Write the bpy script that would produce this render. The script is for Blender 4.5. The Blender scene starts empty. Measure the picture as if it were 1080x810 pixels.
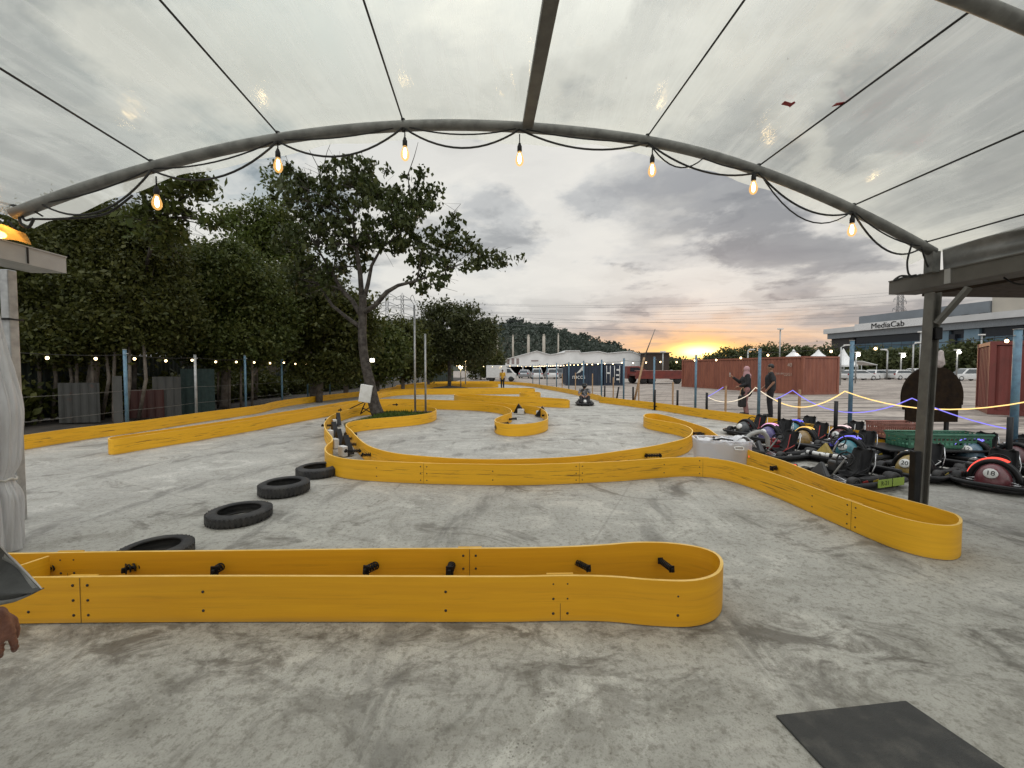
import bpy, math, random
import numpy as np
from mathutils import Vector, Matrix, Euler, noise as mnoise
random.seed(7)
RNG = np.random.default_rng(11)
PI = math.pi
sc = bpy.context.scene
COL = sc.collection
R = math.radians
V3 = Vector

# ------------------------------------------------------------------ camera
FPX, HY, CZ = 430.0, 389.0, 1.6            # focal length in px (1080 wide), horizon row, eye height
TH = math.atan((405 - HY) / FPX)
cam_d = bpy.data.cameras.new('camera'); cam = bpy.data.objects.new('camera', cam_d); COL.objects.link(cam)
cam.location = (0, 0, CZ); cam.rotation_euler = (PI/2 - TH, 0, 0)
cam_d.sensor_width = 36; cam_d.lens = 36*FPX/1080; cam_d.clip_start = .03; cam_d.clip_end = 6000
sc.camera = cam
FW = V3((0, math.cos(TH), -math.sin(TH))); UPV = V3((0, math.sin(TH), math.cos(TH)))
EYE = V3((0, 0, CZ))
def ray(px, py): return FW + V3((1, 0, 0))*((px-540)/FPX) + UPV*((405-py)/FPX)
def G(px, py, z=0.0):                       # survey point: where a photo direction meets height z
    d = ray(px, py); return EYE + d*((z-CZ)/d.z)
def P(px, py, Y):                           # survey point at distance Y
    d = ray(px, py); return EYE + d*(Y/d.y)
def PG(px, Y, z=0.0):                       # ground point below direction px at distance Y
    p = P(px, HY, Y); p.z = z; return p
BH = .30
def T(px, py): return G(px, py, BH)

# ------------------------------------------------------------------ object helpers
def tag(o, label=None, cat=None, group=None, kind=None):
    if label: o['label'] = label
    if cat: o['category'] = cat
    if group: o['group'] = group
    if kind: o['kind'] = kind
    return o
def thing(name, label, cat, loc=(0,0,0), rotz=0, group=None):
    o = bpy.data.objects.new(name, None); COL.objects.link(o)
    o.location = loc; o.rotation_euler = (0, 0, rotz); o.empty_display_size = .1
    return tag(o, label, cat, group)
def copy_tree(o, parent=None):
    c = o.copy(); COL.objects.link(c)
    if parent: c.parent = parent
    for ch in list(o.children): copy_tree(ch, c)
    return c
def perp(d):
    d = d.normalized(); a = V3((0,0,1)) if abs(d.z) < .9 else V3((1,0,0))
    u = d.cross(a).normalized(); return u, d.cross(u).normalized()
def crom(pts, n=8, closed=False):
    P_ = [V3(p) for p in pts]; N = len(P_); out = []
    segs = N if closed else N-1
    for i in range(segs):
        g = (lambda k: P_[k % N]) if closed else (lambda k: P_[min(max(k,0),N-1)])
        a, b, c, d = g(i-1), g(i), g(i+1), g(i+2)
        # centripetal-ish tension keeps hairpins from looping
        m1 = (c-a)*.5; m2 = (d-b)*.5; L = (c-b).length
        if m1.length > L: m1 *= L/m1.length
        if m2.length > L: m2 *= L/m2.length
        for k in range(n):
            t = k/n; t2 = t*t; t3 = t2*t
            out.append(b*(2*t3-3*t2+1) + m1*(t3-2*t2+t) + c*(-2*t3+3*t2) + m2*(t3-t2))
    if not closed: out.append(P_[-1].copy())
    return out
def sag(a, b, s, n=10):
    a, b = V3(a), V3(b)
    return [a.lerp(b, i/n) - V3((0,0,4*s*(i/n)*(1-i/n))) for i in range(n+1)]

class MB:
    def __init__(s): s.v = []; s.f = []; s.m = []; s.sm = []
    def add(s, vs, fs, mat=0, smooth=False, M=None):
        o = len(s.v)
        s.v += [tuple(M @ V3(v)) if M is not None else tuple(v) for v in vs]
        for f in fs: s.f.append([i+o for i in f]); s.m.append(mat); s.sm.append(smooth)
        return s
    def box(s, c, size, mat=0, rot=None, bev=0.0, M=None):
        x, y, z = size[0]/2, size[1]/2, size[2]/2
        L = Matrix.Translation(V3(c)) @ (Euler(rot).to_matrix().to_4x4() if rot else Matrix())
        if M is not None: L = M @ L
        if bev <= 0:
            vs = [(sx*x, sy*y, sz*z) for sz in (-1,1) for sy in (-1,1) for sx in (-1,1)]
            return s.add(vs, [(0,2,3,1),(4,5,7,6),(0,1,5,4),(2,6,7,3),(0,4,6,2),(1,3,7,5)], mat, False, L)
        b = min(bev, x*.9, y*.9, z*.9)
        out = [(x-b,y-b)]; prof = []
        for (cx, cy, a0) in ((x-b,y-b,0),(-x+b,y-b,90),(-x+b,-y+b,180),(x-b,-y+b,270)):
            for k in range(3):
                a = R(a0+45*k); prof.append((cx, cy, math.cos(a), math.sin(a)))
        rings = []
        for (zz, rr) in ((-z,0),(-z+b*.3,.7),(-z+b,1),(z-b,1),(z-b*.3,.7),(z,0)):
            rings.append([(cx+ca*b*rr, cy+sa*b*rr, zz) for cx,cy,ca,sa in prof])
        n = len(prof); vs = [p for r in rings for p in r]; fs = []
        for k in range(len(rings)-1):
            for i in range(n): fs.append((k*n+i, k*n+(i+1)%n, (k+1)*n+(i+1)%n, (k+1)*n+i))
        fs.append(tuple(range(n-1,-1,-1))); fs.append(tuple((len(rings)-1)*n+i for i in range(n)))
        return s.add(vs, fs, mat, False, L)
    def tube(s, pts, r, n=8, mat=0, cap=True, closed=False, M=None, smooth=True, flat=1.0):
        pts = [V3(p) for p in pts]; N = len(pts)
        rs = r if isinstance(r, (list, tuple)) else [r]*N
        vs = []; u = None
        for i in range(N):
            if closed: d = pts[(i+1)%N]-pts[i-1]
            else: d = pts[min(i+1,N-1)]-pts[max(i-1,0)]
            if d.length < 1e-9: d = V3((0,0,1))
            d.normalize()
            if u is None: u, w = perp(d)
            else:
                u = u - d*u.dot(d)
                if u.length < 1e-6: u, w = perp(d)
                u.normalize(); w = d.cross(u)
            for k in range(n):
                a = 2*PI*k/n; vs.append(pts[i] + (u*math.cos(a) + w*math.sin(a)*flat)*rs[i])
        fs = []
        for i in range(N if closed else N-1):
            j = (i+1) % N
            for k in range(n): fs.append((i*n+k, i*n+(k+1)%n, j*n+(k+1)%n, j*n+k))
        if cap and not closed:
            fs.append(tuple(range(n-1,-1,-1))); fs.append(tuple((N-1)*n+k for k in range(n)))
        return s.add(vs, fs, mat, smooth, M)
    def lathe(s, prof, n=24, mat=0, M=None, closed=False, smooth=True, arc=2*PI):
        full = abs(arc-2*PI) < 1e-6; m = n if full else n+1
        vs = [(r*math.cos(arc*k/n), r*math.sin(arc*k/n), z) for r, z in prof for k in range(m)]
        K = len(prof); fs = []
        for i in range(K if closed else K-1):
            j = (i+1) % K
            for k in range(n): 
                k2 = (k+1) % m
                fs.append((i*m+k, i*m+k2, j*m+k2, j*m+k))
        return s.add(vs, fs, mat, smooth, M)
    def ell(s, c, r, n=12, mat=0, M=None):
        if not isinstance(r, (tuple, list)): r = (r,r,r)
        prof = []; h = n//2+2
        vs = []; fs = []
        for i in range(h+1):
            a = PI*i/h - PI/2
            for k in range(n):
                b = 2*PI*k/n
                vs.append((c[0]+r[0]*max(math.cos(a),1e-3)*math.cos(b), c[1]+r[1]*max(math.cos(a),1e-3)*math.sin(b), c[2]+r[2]*math.sin(a)))
        for i in range(h):
            for k in range(n): fs.append((i*n+k, i*n+(k+1)%n, (i+1)*n+(k+1)%n, (i+1)*n+k))
        fs.append(tuple(range(n-1,-1,-1))); fs.append(tuple(h*n+k for k in range(n)))
        return s.add(vs, fs, mat, True, M)
    def prism(s, outline, a, b, mat=0, M=None, mat_side=None):     # outline in XY between z=a and z=b
        n = len(outline)
        area = sum(outline[i][0]*outline[(i+1)%n][1]-outline[(i+1)%n][0]*outline[i][1] for i in range(n))
        if area < 0: outline = list(outline)[::-1]
        vs = [(x,y,a) for x,y in outline] + [(x,y,b) for x,y in outline]
        s.add(vs, [tuple(range(n-1,-1,-1)), tuple(range(n,2*n))], mat, False, M)
        o = len(s.v)-2*n
        for i in range(n):
            j = (i+1)%n; s.f.append([o+i,o+j,o+n+j,o+n+i]); s.m.append(mat if mat_side is None else mat_side); s.sm.append(False)
        return s
    def grid(s, fn, nu, nv, mat=0, smooth=True, thick=None):
        vs = [V3(fn(i/nu, j/nv)) for j in range(nv+1) for i in range(nu+1)]
        fs = [(j*(nu+1)+i, j*(nu+1)+i+1, (j+1)*(nu+1)+i+1, (j+1)*(nu+1)+i) for j in range(nv) for i in range(nu)]
        return s.add(vs, fs, mat, smooth)
    def cap(s, a, b, ra, rb, n=12, mat=0, M=None):                # tapered capsule
        a, b = V3(a), V3(b); d = b-a; L = d.length
        if L < 1e-6: return s.ell(a, ra, n, mat, M)
        d.normalize(); pts = []; rs = []
        for k in range(4):
            t = PI/2*(k/4); pts.append(a - d*ra*math.cos(t)); rs.append(max(ra*math.sin(t), ra*.06))
        pts.append(a); rs.append(ra); pts.append(b); rs.append(rb)
        for k in range(3,-1,-1):
            t = PI/2*(k/4); pts.append(b + d*rb*math.cos(t)); rs.append(max(rb*math.sin(t), rb*.06))
        return s.tube(pts, rs, n, mat, True, False, M)
    def build(s, name, mats, parent=None, off=None, loc=None, solid=None, remesh=None, sub=0, bevel=None):
        me = bpy.data.meshes.new(name)
        vs = s.v if off is None else [(x-off[0], y-off[1], z-off[2]) for x,y,z in s.v]
        me.from_pydata(vs, [], s.f)
        if not isinstance(mats, (list, tuple)): mats = [mats]
        for m in mats: me.materials.append(m)
        me.polygons.foreach_set('material_index', s.m); me.polygons.foreach_set('use_smooth', s.sm)
        me.update()
        o = bpy.data.objects.new(name, me); COL.objects.link(o)
        if parent: o.parent = parent
        if loc is not None: o.location = loc
        if solid: m = o.modifiers.new('s', 'SOLIDIFY'); m.thickness = solid; m.offset = 0
        if bevel: m = o.modifiers.new('b', 'BEVEL'); m.width = bevel; m.segments = 2; m.limit_method = 'ANGLE'
        if remesh:
            m = o.modifiers.new('r', 'REMESH'); m.mode = 'VOXEL'; m.voxel_size = remesh; m.use_smooth_shade = True
            m = o.modifiers.new('c', 'SMOOTH'); m.factor = .5; m.iterations = 4
        if sub: m = o.modifiers.new('u', 'SUBSURF'); m.levels = m.render_levels = sub
        return o
def text(name, body, size, mat, parent, M, extrude=.002, align='CENTER'):
    c = bpy.data.curves.new(name, 'FONT'); c.body = body; c.size = size; c.extrude = extrude
    c.align_x = align; c.align_y = 'CENTER'; c.materials.append(mat)
    t = bpy.data.objects.new(name, c); COL.objects.link(t)
    me = bpy.data.meshes.new_from_object(t.evaluated_get(bpy.context.evaluated_depsgraph_get()))
    bpy.data.objects.remove(t); me.name = name; me.materials.clear(); me.materials.append(mat)
    o = bpy.data.objects.new(name, me); COL.objects.link(o)
    if parent: o.parent = parent
    o.matrix_local = M
    return o
def frame(o, x, y):                          # matrix with local x,y axes given
    x = V3(x).normalized(); y = V3(y); y = (y - x*y.dot(x)).normalized(); z = x.cross(y)
    m = Matrix((x, y, z)).transposed().to_4x4(); m.translation = V3(o); return m

# ------------------------------------------------------------------ materials
def newmat(name):
    m = bpy.data.materials.new(name); m.use_nodes = True
    nt = m.node_tree; nt.nodes.clear(); return m, nt
def nd(nt, t, **kw):
    n = nt.nodes.new(t)
    for k, v in kw.items():
        if k.startswith('i_'):
            key = k[2:]; key = int(key) if key.isdigit() else key.replace('_', ' ')
            n.inputs[key].default_value = v
        else: setattr(n, k, v)
    return n
def lk(nt, a, ao, b, bi): nt.links.new(a.outputs[ao], b.inputs[bi])
def col4(c): return (c[0], c[1], c[2], 1)
def mixc(nt, fac, a, b, blend='MIX'):
    m = nd(nt, 'ShaderNodeMix', data_type='RGBA', blend_type=blend)
    for idx, v in ((0, fac), (6, a), (7, b)):
        if isinstance(v, tuple) and len(v) == 2: nt.links.new(v[0].outputs[v[1]], m.inputs[idx])
        elif idx == 0: m.inputs[0].default_value = v
        else: m.inputs[idx].default_value = col4(v)
    return (m, 2)
def ramp(nt, src, lo, hi, a=0., b=1.):
    m = nd(nt, 'ShaderNodeMapRange', clamp=True)
    m.inputs[1].default_value = lo; m.inputs[2].default_value = hi; m.inputs[3].default_value = a; m.inputs[4].default_value = b
    nt.links.new(src[0].outputs[src[1]], m.inputs[0]); return (m, 0)
def mth(nt, op, a, b=None):
    m = nd(nt, 'ShaderNodeMath', operation=op)
    for i, v in ((0, a), (1, b)):
        if v is None: continue
        if isinstance(v, tuple): nt.links.new(v[0].outputs[v[1]], m.inputs[i])
        else: m.inputs[i].default_value = v
    return (m, 0)
def noise_(nt, vec, scale, detail=6, rough=.55, dist=0):
    n = nd(nt, 'ShaderNodeTexNoise'); n.inputs['Scale'].default_value = scale; n.inputs['Detail'].default_value = detail
    n.inputs['Roughness'].default_value = rough; n.inputs['Distortion'].default_value = dist
    if vec: nt.links.new(vec[0].outputs[vec[1]], n.inputs['Vector'])
    return (n, 0)
def mapping(nt, vec, scale=(1,1,1), rot=(0,0,0), loc=(0,0,0)):
    m = nd(nt, 'ShaderNodeMapping'); m.inputs['Scale'].default_value = scale; m.inputs['Rotation'].default_value = rot; m.inputs['Location'].default_value = loc
    nt.links.new(vec[0].outputs[vec[1]], m.inputs['Vector']); return (m, 0)
def out(nt, shader):
    o = nd(nt, 'ShaderNodeOutputMaterial'); nt.links.new(shader[0].outputs[shader[1]], o.inputs['Surface'])
def princ(nt, colr, rough, metal=0., bump=None, bstr=.2, bdist=.01, spec=None, coat=0.):
    p = nd(nt, 'ShaderNodeBsdfPrincipled')
    if isinstance(colr, tuple) and len(colr) == 2: nt.links.new(colr[0].outputs[colr[1]], p.inputs['Base Color'])
    else: p.inputs['Base Color'].default_value = col4(colr)
    if isinstance(rough, tuple): nt.links.new(rough[0].outputs[rough[1]], p.inputs['Roughness'])
    else: p.inputs['Roughness'].default_value = rough
    p.inputs['Metallic'].default_value = metal
    if spec is not None: p.inputs['Specular IOR Level'].default_value = spec
    p.inputs['Coat Weight'].default_value = coat
    if bump:
        b = nd(nt, 'ShaderNodeBump'); b.inputs['Strength'].default_value = bstr; b.inputs['Distance'].default_value = bdist
        nt.links.new(bump[0].outputs[bump[1]], b.inputs['Height']); nt.links.new(b.outputs[0], p.inputs['Normal'])
    return (p, 0)
def mat(name, c, rough=.6, metal=0., c2=None, scale=6., lo=.4, hi=.65, bump=.0, bscale=40., coat=0., spec=None, detail=6):
    m, nt = newmat(name)
    tc = nd(nt, 'ShaderNodeTexCoord'); v = (tc, 3)
    if c2 is None: c2 = tuple(x*.72 for x in c)
    n = noise_(nt, v, scale, detail, .6)
    colr = mixc(nt, ramp(nt, n, lo, hi), c, c2)
    bn = noise_(nt, v, bscale, 4) if bump else None
    rr = ramp(nt, noise_(nt, v, scale*2.3, 4), .3, .7, max(rough-.1,.02), min(rough+.1,1))
    out(nt, princ(nt, colr, rr, metal, bn, bump, .02, spec, coat)); return m
def emit(name, c, s):
    m, nt = newmat(name); e = nd(nt, 'ShaderNodeEmission'); e.inputs[0].default_value = col4(c); e.inputs[1].default_value = s
    out(nt, (e, 0)); return m

def concrete():
    m, nt = newmat('track_concrete'); tc = nd(nt, 'ShaderNodeTexCoord'); v = (tc, 3)
    big = noise_(nt, v, .35, 5, .6, .6)
    mid = noise_(nt, mapping(nt, v, (1.1, 1.6, 1), (0,0,.5)), 1.3, 9, .68, .9)
    streak = noise_(nt, mapping(nt, v, (2.2, .55, 1), (0,0,-.9)), 2.2, 8, .65, .5)
    fine = noise_(nt, v, 22, 8, .75)
    grit = noise_(nt, v, 130, 3, .6)
    c = mixc(nt, ramp(nt, big, .36, .62), (.42,.41,.372), (.34,.33,.30))
    c = mixc(nt, ramp(nt, mid, .52, .66, 0, .50), c, (.20,.188,.158))
    c = mixc(nt, ramp(nt, mid, .46, .34, 0, .65), c, (.54,.525,.475))
    c = mixc(nt, ramp(nt, streak, .56, .70, 0, .5), c, (.18,.168,.14))
    patch = noise_(nt, mapping(nt, v, (1,1,1), (0,0,0), (7,3,0)), .8, 10, .72, 1.4)
    c = mixc(nt, ramp(nt, patch, .565, .64, 0, .7), c, (.105,.095,.08))
    c = mixc(nt, ramp(nt, patch, .425, .36, 0, .6), c, (.58,.565,.515))
    c = mixc(nt, ramp(nt, fine, .51, .62, 0, .62), c, (.15,.138,.112))
    sx = nd(nt, 'ShaderNodeSeparateXYZ'); lk(nt, tc, 3, sx, 0)
    band = mth(nt, 'MULTIPLY', ramp(nt, (sx,1), 1.55, 2.15), ramp(nt, (sx,1), 2.75, 2.45))
    gr = noise_(nt, mapping(nt, v, (1,1.6,1), (0,0,.2), (2,8,0)), 2.6, 10, .72, .7)
    c = mixc(nt, mth(nt, 'MULTIPLY', band, ramp(nt, gr, .48, .60, 0, .75)), c, (.075,.065,.052))
    foot = ramp(nt, (sx,1), 2.3, 1.0, 0, .35)
    c = mixc(nt, mth(nt, 'MULTIPLY', foot, ramp(nt, patch, .44, .56)), c, (.12,.11,.092))
    curb = nd(nt, 'ShaderNodeTexWave', wave_type='RINGS', rings_direction='Z'); lk(nt, mapping(nt, v, (1,1,1), (0,0,0), (-4.2,-3.2,0))[0], 0, curb, 'Vector'); curb.inputs['Scale'].default_value = .16; curb.inputs['Distortion'].default_value = 1.6; curb.inputs['Detail'].default_value = 3
    rubm = mth(nt, 'MULTIPLY', ramp(nt, (curb,1), .90, 1.0, 0, .45), ramp(nt, streak, .45, .55))
    c = mixc(nt, rubm, c, (.075,.07,.063))
    c = mixc(nt, ramp(nt, grit, .52, .68, 0, .5), c, (.16,.148,.125))
    pit = nd(nt, 'ShaderNodeTexVoronoi'); pit.inputs['Scale'].default_value = 34; lk(nt, tc, 3, pit, 'Vector')
    c = mixc(nt, mth(nt, 'MULTIPLY', ramp(nt, (pit,0), .20, .10, 0, .7), ramp(nt, mid, .50, .60)), c, (.09,.08,.065))
    # hairline cracks and cast joints
    vo = nd(nt, 'ShaderNodeTexVoronoi', feature='DISTANCE_TO_EDGE'); vo.inputs['Scale'].default_value = .24
    wv = nd(nt, 'ShaderNodeVectorMath', operation='ADD'); lk(nt, tc, 3, wv, 0)
    dn = nd(nt, 'ShaderNodeTexNoise'); dn.inputs['Scale'].default_value = .9; dn.inputs['Detail'].default_value = 6; lk(nt, tc, 3, dn, 'Vector'); lk(nt, dn, 1, wv, 1); lk(nt, wv, 0, vo, 'Vector')
    ck = mth(nt, 'MULTIPLY', ramp(nt, (vo, 0), .0, .004, 1, 0), ramp(nt, big, .45, .6))
    c = mixc(nt, mth(nt, 'MULTIPLY', ck, .55), c, (.12,.115,.10))
    bk = nd(nt, 'ShaderNodeTexBrick'); bk.offset = 0
    lk(nt, mapping(nt, v, (1,1,1), (0,0,.44), (.9,1.3,0))[0], 0, bk, 'Vector')
    bk.inputs['Scale'].default_value = 1; bk.inputs['Mortar Size'].default_value = .012; bk.inputs['Brick Width'].default_value = 5.2; bk.inputs['Row Height'].default_value = 4.1
    c = mixc(nt, mth(nt, 'MULTIPLY', (bk, 1), .28), c, (.17,.16,.14))
    rr = ramp(nt, mid, .35, .65, .45, .75)
    h = mth(nt, 'ADD', mth(nt, 'MULTIPLY', fine, .6), grit)
    out(nt, princ(nt, c, rr, 0, h, .35, .006, .35)); return m
def yard():
    m, nt = newmat('yard_ground'); tc = nd(nt, 'ShaderNodeTexCoord'); v = (tc, 3)
    a = noise_(nt, v, .18, 6, .6, .5); b = noise_(nt, mapping(nt, v, (.3,1.6,1), (0,0,.25)), 1.4, 8, .7, .6); f = noise_(nt, v, 9, 6, .7)
    c = mixc(nt, ramp(nt, a, .38, .62), (.40,.345,.295), (.29,.245,.21))
    c = mixc(nt, ramp(nt, b, .49, .58, 0, .9), c, (.075,.062,.053))
    c = mixc(nt, ramp(nt, b, .43, .34, 0, .7), c, (.48,.44,.39))
    c = mixc(nt, ramp(nt, f, .5, .75, 0, .6), c, (.20,.18,.16))
    bk = nd(nt, 'ShaderNodeTexBrick'); lk(nt, mapping(nt, v, (1,1,1), (0,0,.4))[0], 0, bk, 'Vector')
    bk.inputs['Scale'].default_value = 1; bk.inputs['Mortar Size'].default_value = .03; bk.inputs['Brick Width'].default_value = .9; bk.inputs['Row Height'].default_value = .45
    c = mixc(nt, mth(nt, 'MULTIPLY', (bk, 1), .45), c, (.13,.11,.10))
    out(nt, princ(nt, c, .8, 0, f, .4, .02)); return m
def paint_yellow(name='yellow_board_paint', wear=.85, ca=(.82,.44,.016), cb=(.72,.365,.013)):
    m, nt = newmat(name); tc = nd(nt, 'ShaderNodeTexCoord'); uv = (tc, 2); v = (tc, 3)
    n = noise_(nt, mapping(nt, uv, (.5, 3.0, 1)), 2.0, 7, .6)
    grain = noise_(nt, mapping(nt, uv, (1.2, 38, 1)), 3.0, 8, .65)
    scuff = noise_(nt, mapping(nt, uv, (1.1, 7.5, 1), (0,0,.05)), 1.7, 9, .72, .4)
    area = noise_(nt, mapping(nt, uv, (.35, 1.2, 1), (0,0,0), (3,1,0)), 1.1, 3, .5)
    sp = nd(nt, 'ShaderNodeSeparateXYZ'); lk(nt, tc, 2, sp, 0)
    band = mth(nt, 'MULTIPLY', ramp(nt, (sp,1), .14, .34), ramp(nt, (sp,1), .9, .6))
    c = mixc(nt, ramp(nt, n, .35, .68), ca, cb)
    c = mixc(nt, ramp(nt, grain, .48, .68, 0, .35), c, (.55,.28,.012))
    s = mth(nt, 'MULTIPLY', mth(nt, 'MULTIPLY', ramp(nt, scuff, .535, .62), band), ramp(nt, area, .40, .52))
    c = mixc(nt, mth(nt, 'MULTIPLY', s, wear), c, (.075,.045,.016))
    chips = noise_(nt, mapping(nt, uv, (5, 9, 1)), 3.1, 6, .7)
    c = mixc(nt, ramp(nt, chips, .70, .74, 0, .7), c, (.20,.12,.04))
    dirt = mth(nt, 'MULTIPLY', ramp(nt, (sp,1), .14, .0), ramp(nt, n, .3, .6))
    c = mixc(nt, mth(nt, 'MULTIPLY', dirt, .4), c, (.22,.15,.06))
    out(nt, princ(nt, c, ramp(nt, grain, .3, .7, .42, .6), 0, grain, .12, .004, .4)); return m
def sheet_pvc(name='clear_pvc_sheet', milky=0.):
    m, nt = newmat(name); tc = nd(nt, 'ShaderNodeTexCoord'); v = (tc, 3)
    w = noise_(nt, mapping(nt, v, (5.0, .5, 1)), 1.6, 7, .6, .8)
    cl = noise_(nt, v, .55, 5, .55, .6)
    dirt = noise_(nt, mapping(nt, v, (2.2,.9,1), (0,0,.3)), 2.2, 9, .72, .8)
    spk = noise_(nt, v, 14, 4, .6)
    tr = nd(nt, 'ShaderNodeBsdfTransparent'); tr.inputs[0].default_value = (.86,.865,.80,1)
    tl = nd(nt, 'ShaderNodeBsdfTranslucent'); tl.inputs[0].default_value = (.68,.672,.61,1)
    fac = mth(nt, 'ADD', ramp(nt, w, .40, .72, .23, .40), ramp(nt, cl, .38, .62, 0., .14))
    fac = mth(nt, 'ADD', fac, ramp(nt, dirt, .62, .76, 0, .16))
    fac = mth(nt, 'ADD', fac, milky)
    mx = nd(nt, 'ShaderNodeMixShader'); nt.links.new(fac[0].outputs[0], mx.inputs[0]); lk(nt, tr, 0, mx, 1); lk(nt, tl, 0, mx, 2)
    df = nd(nt, 'ShaderNodeBsdfDiffuse'); df.inputs[0].default_value = (.20,.185,.15,1)
    mx3 = nd(nt, 'ShaderNodeMixShader'); s2 = ramp(nt, spk, .74, .78, 0, .45); nt.links.new(s2[0].outputs[0], mx3.inputs[0]); lk(nt, mx, 0, mx3, 1); lk(nt, df, 0, mx3, 2)
    gl = nd(nt, 'ShaderNodeBsdfGlossy'); gl.inputs['Roughness'].default_value = .06; gl.inputs[0].default_value = (1,1,1,1)
    b = nd(nt, 'ShaderNodeBump'); b.inputs['Strength'].default_value = .35; b.inputs['Distance'].default_value = .02; lk(nt, w[0], 0, b, 'Height'); lk(nt, b, 0, gl, 'Normal')
    mx2 = nd(nt, 'ShaderNodeMixShader'); mx2.inputs[0].default_value = .10; lk(nt, mx3, 0, mx2, 1); lk(nt, gl, 0, mx2, 2)
    out(nt, (mx2, 0)); return m
def leafmat(name, c1, c2, trans=.3):
    m, nt = newmat(name); g = nd(nt, 'ShaderNodeNewGeometry'); tc = nd(nt, 'ShaderNodeTexCoord')
    n = noise_(nt, (tc, 3), .9, 3)
    c = mixc(nt, (g, 'Random Per Island'), c1, c2)
    c = mixc(nt, ramp(nt, n, .4, .65, 0, .6), c, tuple(x*1.5 for x in c1))
    p = princ(nt, c, .5, spec=.25)
    tl = nd(nt, 'ShaderNodeBsdfTranslucent'); nt.links.new(c[0].outputs[c[1]], tl.inputs[0])
    mx = nd(nt, 'ShaderNodeMixShader'); mx.inputs[0].default_value = trans; lk(nt, p[0], 0, mx, 1); lk(nt, tl, 0, mx, 2)
    out(nt, (mx, 0)); return m
def corrugated(name, c, c2):
    m, nt = newmat(name); tc = nd(nt, 'ShaderNodeTexCoord'); v = (tc, 3)
    n = noise_(nt, mapping(nt, v, (1,1,.35)), 2.0, 8, .65); r_ = noise_(nt, v, 5, 8, .7)
    cc = mixc(nt, ramp(nt, n, .4, .66), c, c2)
    cc = mixc(nt, ramp(nt, r_, .60, .72, 0, .7), cc, (.09,.035,.02))
    out(nt, princ(nt, cc, .55, 0, r_, .1, .01)); return m

CONC = concrete(); YARD = yard(); YEL = paint_yellow(); YELN = paint_yellow('yellow_board_paint_clean', .12, (.70,.345,.009), (.62,.29,.008))
YEDGE = mat('bare_board_edge', (.78,.52,.16), .6, c2=(.66,.40,.07), scale=5)
PVC = sheet_pvc(); PVCF = sheet_pvc('milky_pvc_flap', .34)
GALV = mat('galvanised_steel', (.40,.405,.40), .48, .55, c2=(.27,.275,.27), scale=9, bump=.05)
DKSTEEL = mat('weathered_steel', (.15,.145,.13), .55, .35, c2=(.11,.105,.095), scale=7, bump=.1)
GUTTER = mat('gutter_metal', (.115,.108,.096), .6, .1, c2=(.085,.08,.07), scale=3)
ARCHM = mat('dull_galvanised_pipe', (.20,.20,.19), .5, .35, c2=(.12,.12,.115), scale=8, bump=.08)
GUTTERL = mat('pale_gutter_metal', (.36,.355,.345), .55, .1, c2=(.30,.295,.285), scale=3)
BLACK = mat('black_plastic', (.007,.007,.008), .45, c2=(.014,.014,.014), spec=.25)
RUBBER = mat('tyre_rubber', (.012,.012,.013), .62, c2=(.034,.032,.03), scale=7, bump=.25, bscale=60)
CABLE = mat('cable_black', (.012,.012,.012), .6)
WHITE = mat('white_paint', (.72,.72,.70), .5, c2=(.60,.60,.57))
CHROME = mat('bright_metal', (.55,.55,.56), .25, .9)
BLUEP = mat('blue_post_paint', (.10,.20,.27), .5, c2=(.07,.13,.19), scale=9)
WOOD = mat('timber_stake', (.42,.27,.15), .8, c2=(.28,.17,.09), scale=11)
BRNB = mat('dark_brown_board', (.020,.012,.006), .8, c2=(.010,.006,.004), scale=7, bump=.15, spec=.1)
RUST = mat('rusty_kerb', (.11,.062,.042), .85, c2=(.055,.035,.027), scale=3, bump=.3)
BARK = mat('bark', (.028,.022,.018), .9, c2=(.085,.074,.062), scale=7, bump=1.0, bscale=22)
BARKP = mat('pale_bark', (.17,.145,.12), .9, c2=(.08,.065,.05), scale=5, bump=.7, bscale=18)
LEAFD = leafmat('dark_leaves', (.034,.042,.009), (.098,.098,.022), .28)
LEAFI = leafmat('island_tree_leaves', (.028,.040,.010), (.072,.082,.022), .26)
LEAFM = leafmat('mid_leaves', (.038,.054,.011), (.105,.112,.026), .28)
LEAFO = leafmat('olive_leaves', (.034,.042,.014), (.075,.078,.028), .28)
LEAFY = leafmat('yellow_green_leaves', (.060,.085,.016), (.095,.11,.024))
LEAFF = leafmat('far_leaves', (.050,.064,.024), (.090,.098,.040), .3)
GRASSM = leafmat('grass_blades', (.045,.075,.012), (.085,.11,.022))
SKIN = mat('skin', (.30,.155,.095), .5, c2=(.24,.115,.07), scale=14, bump=.1, bscale=120)
HAIR = mat('black_hair', (.010,.009,.009), .5)
GLASSD = mat('dark_glass', (.018,.026,.032), .1, c2=(.03,.045,.055), spec=.7)
HEADL = mat('headlight_lens', (.6,.6,.6), .15)
TAILR = mat('tail_light_red', (.35,.01,.01), .3)
BULB = emit('bulb_glow', (1.0,.66,.27), 9.0)
BULBF = emit('fence_bulb_glow', (1.0,.72,.38), 8.0)
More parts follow.
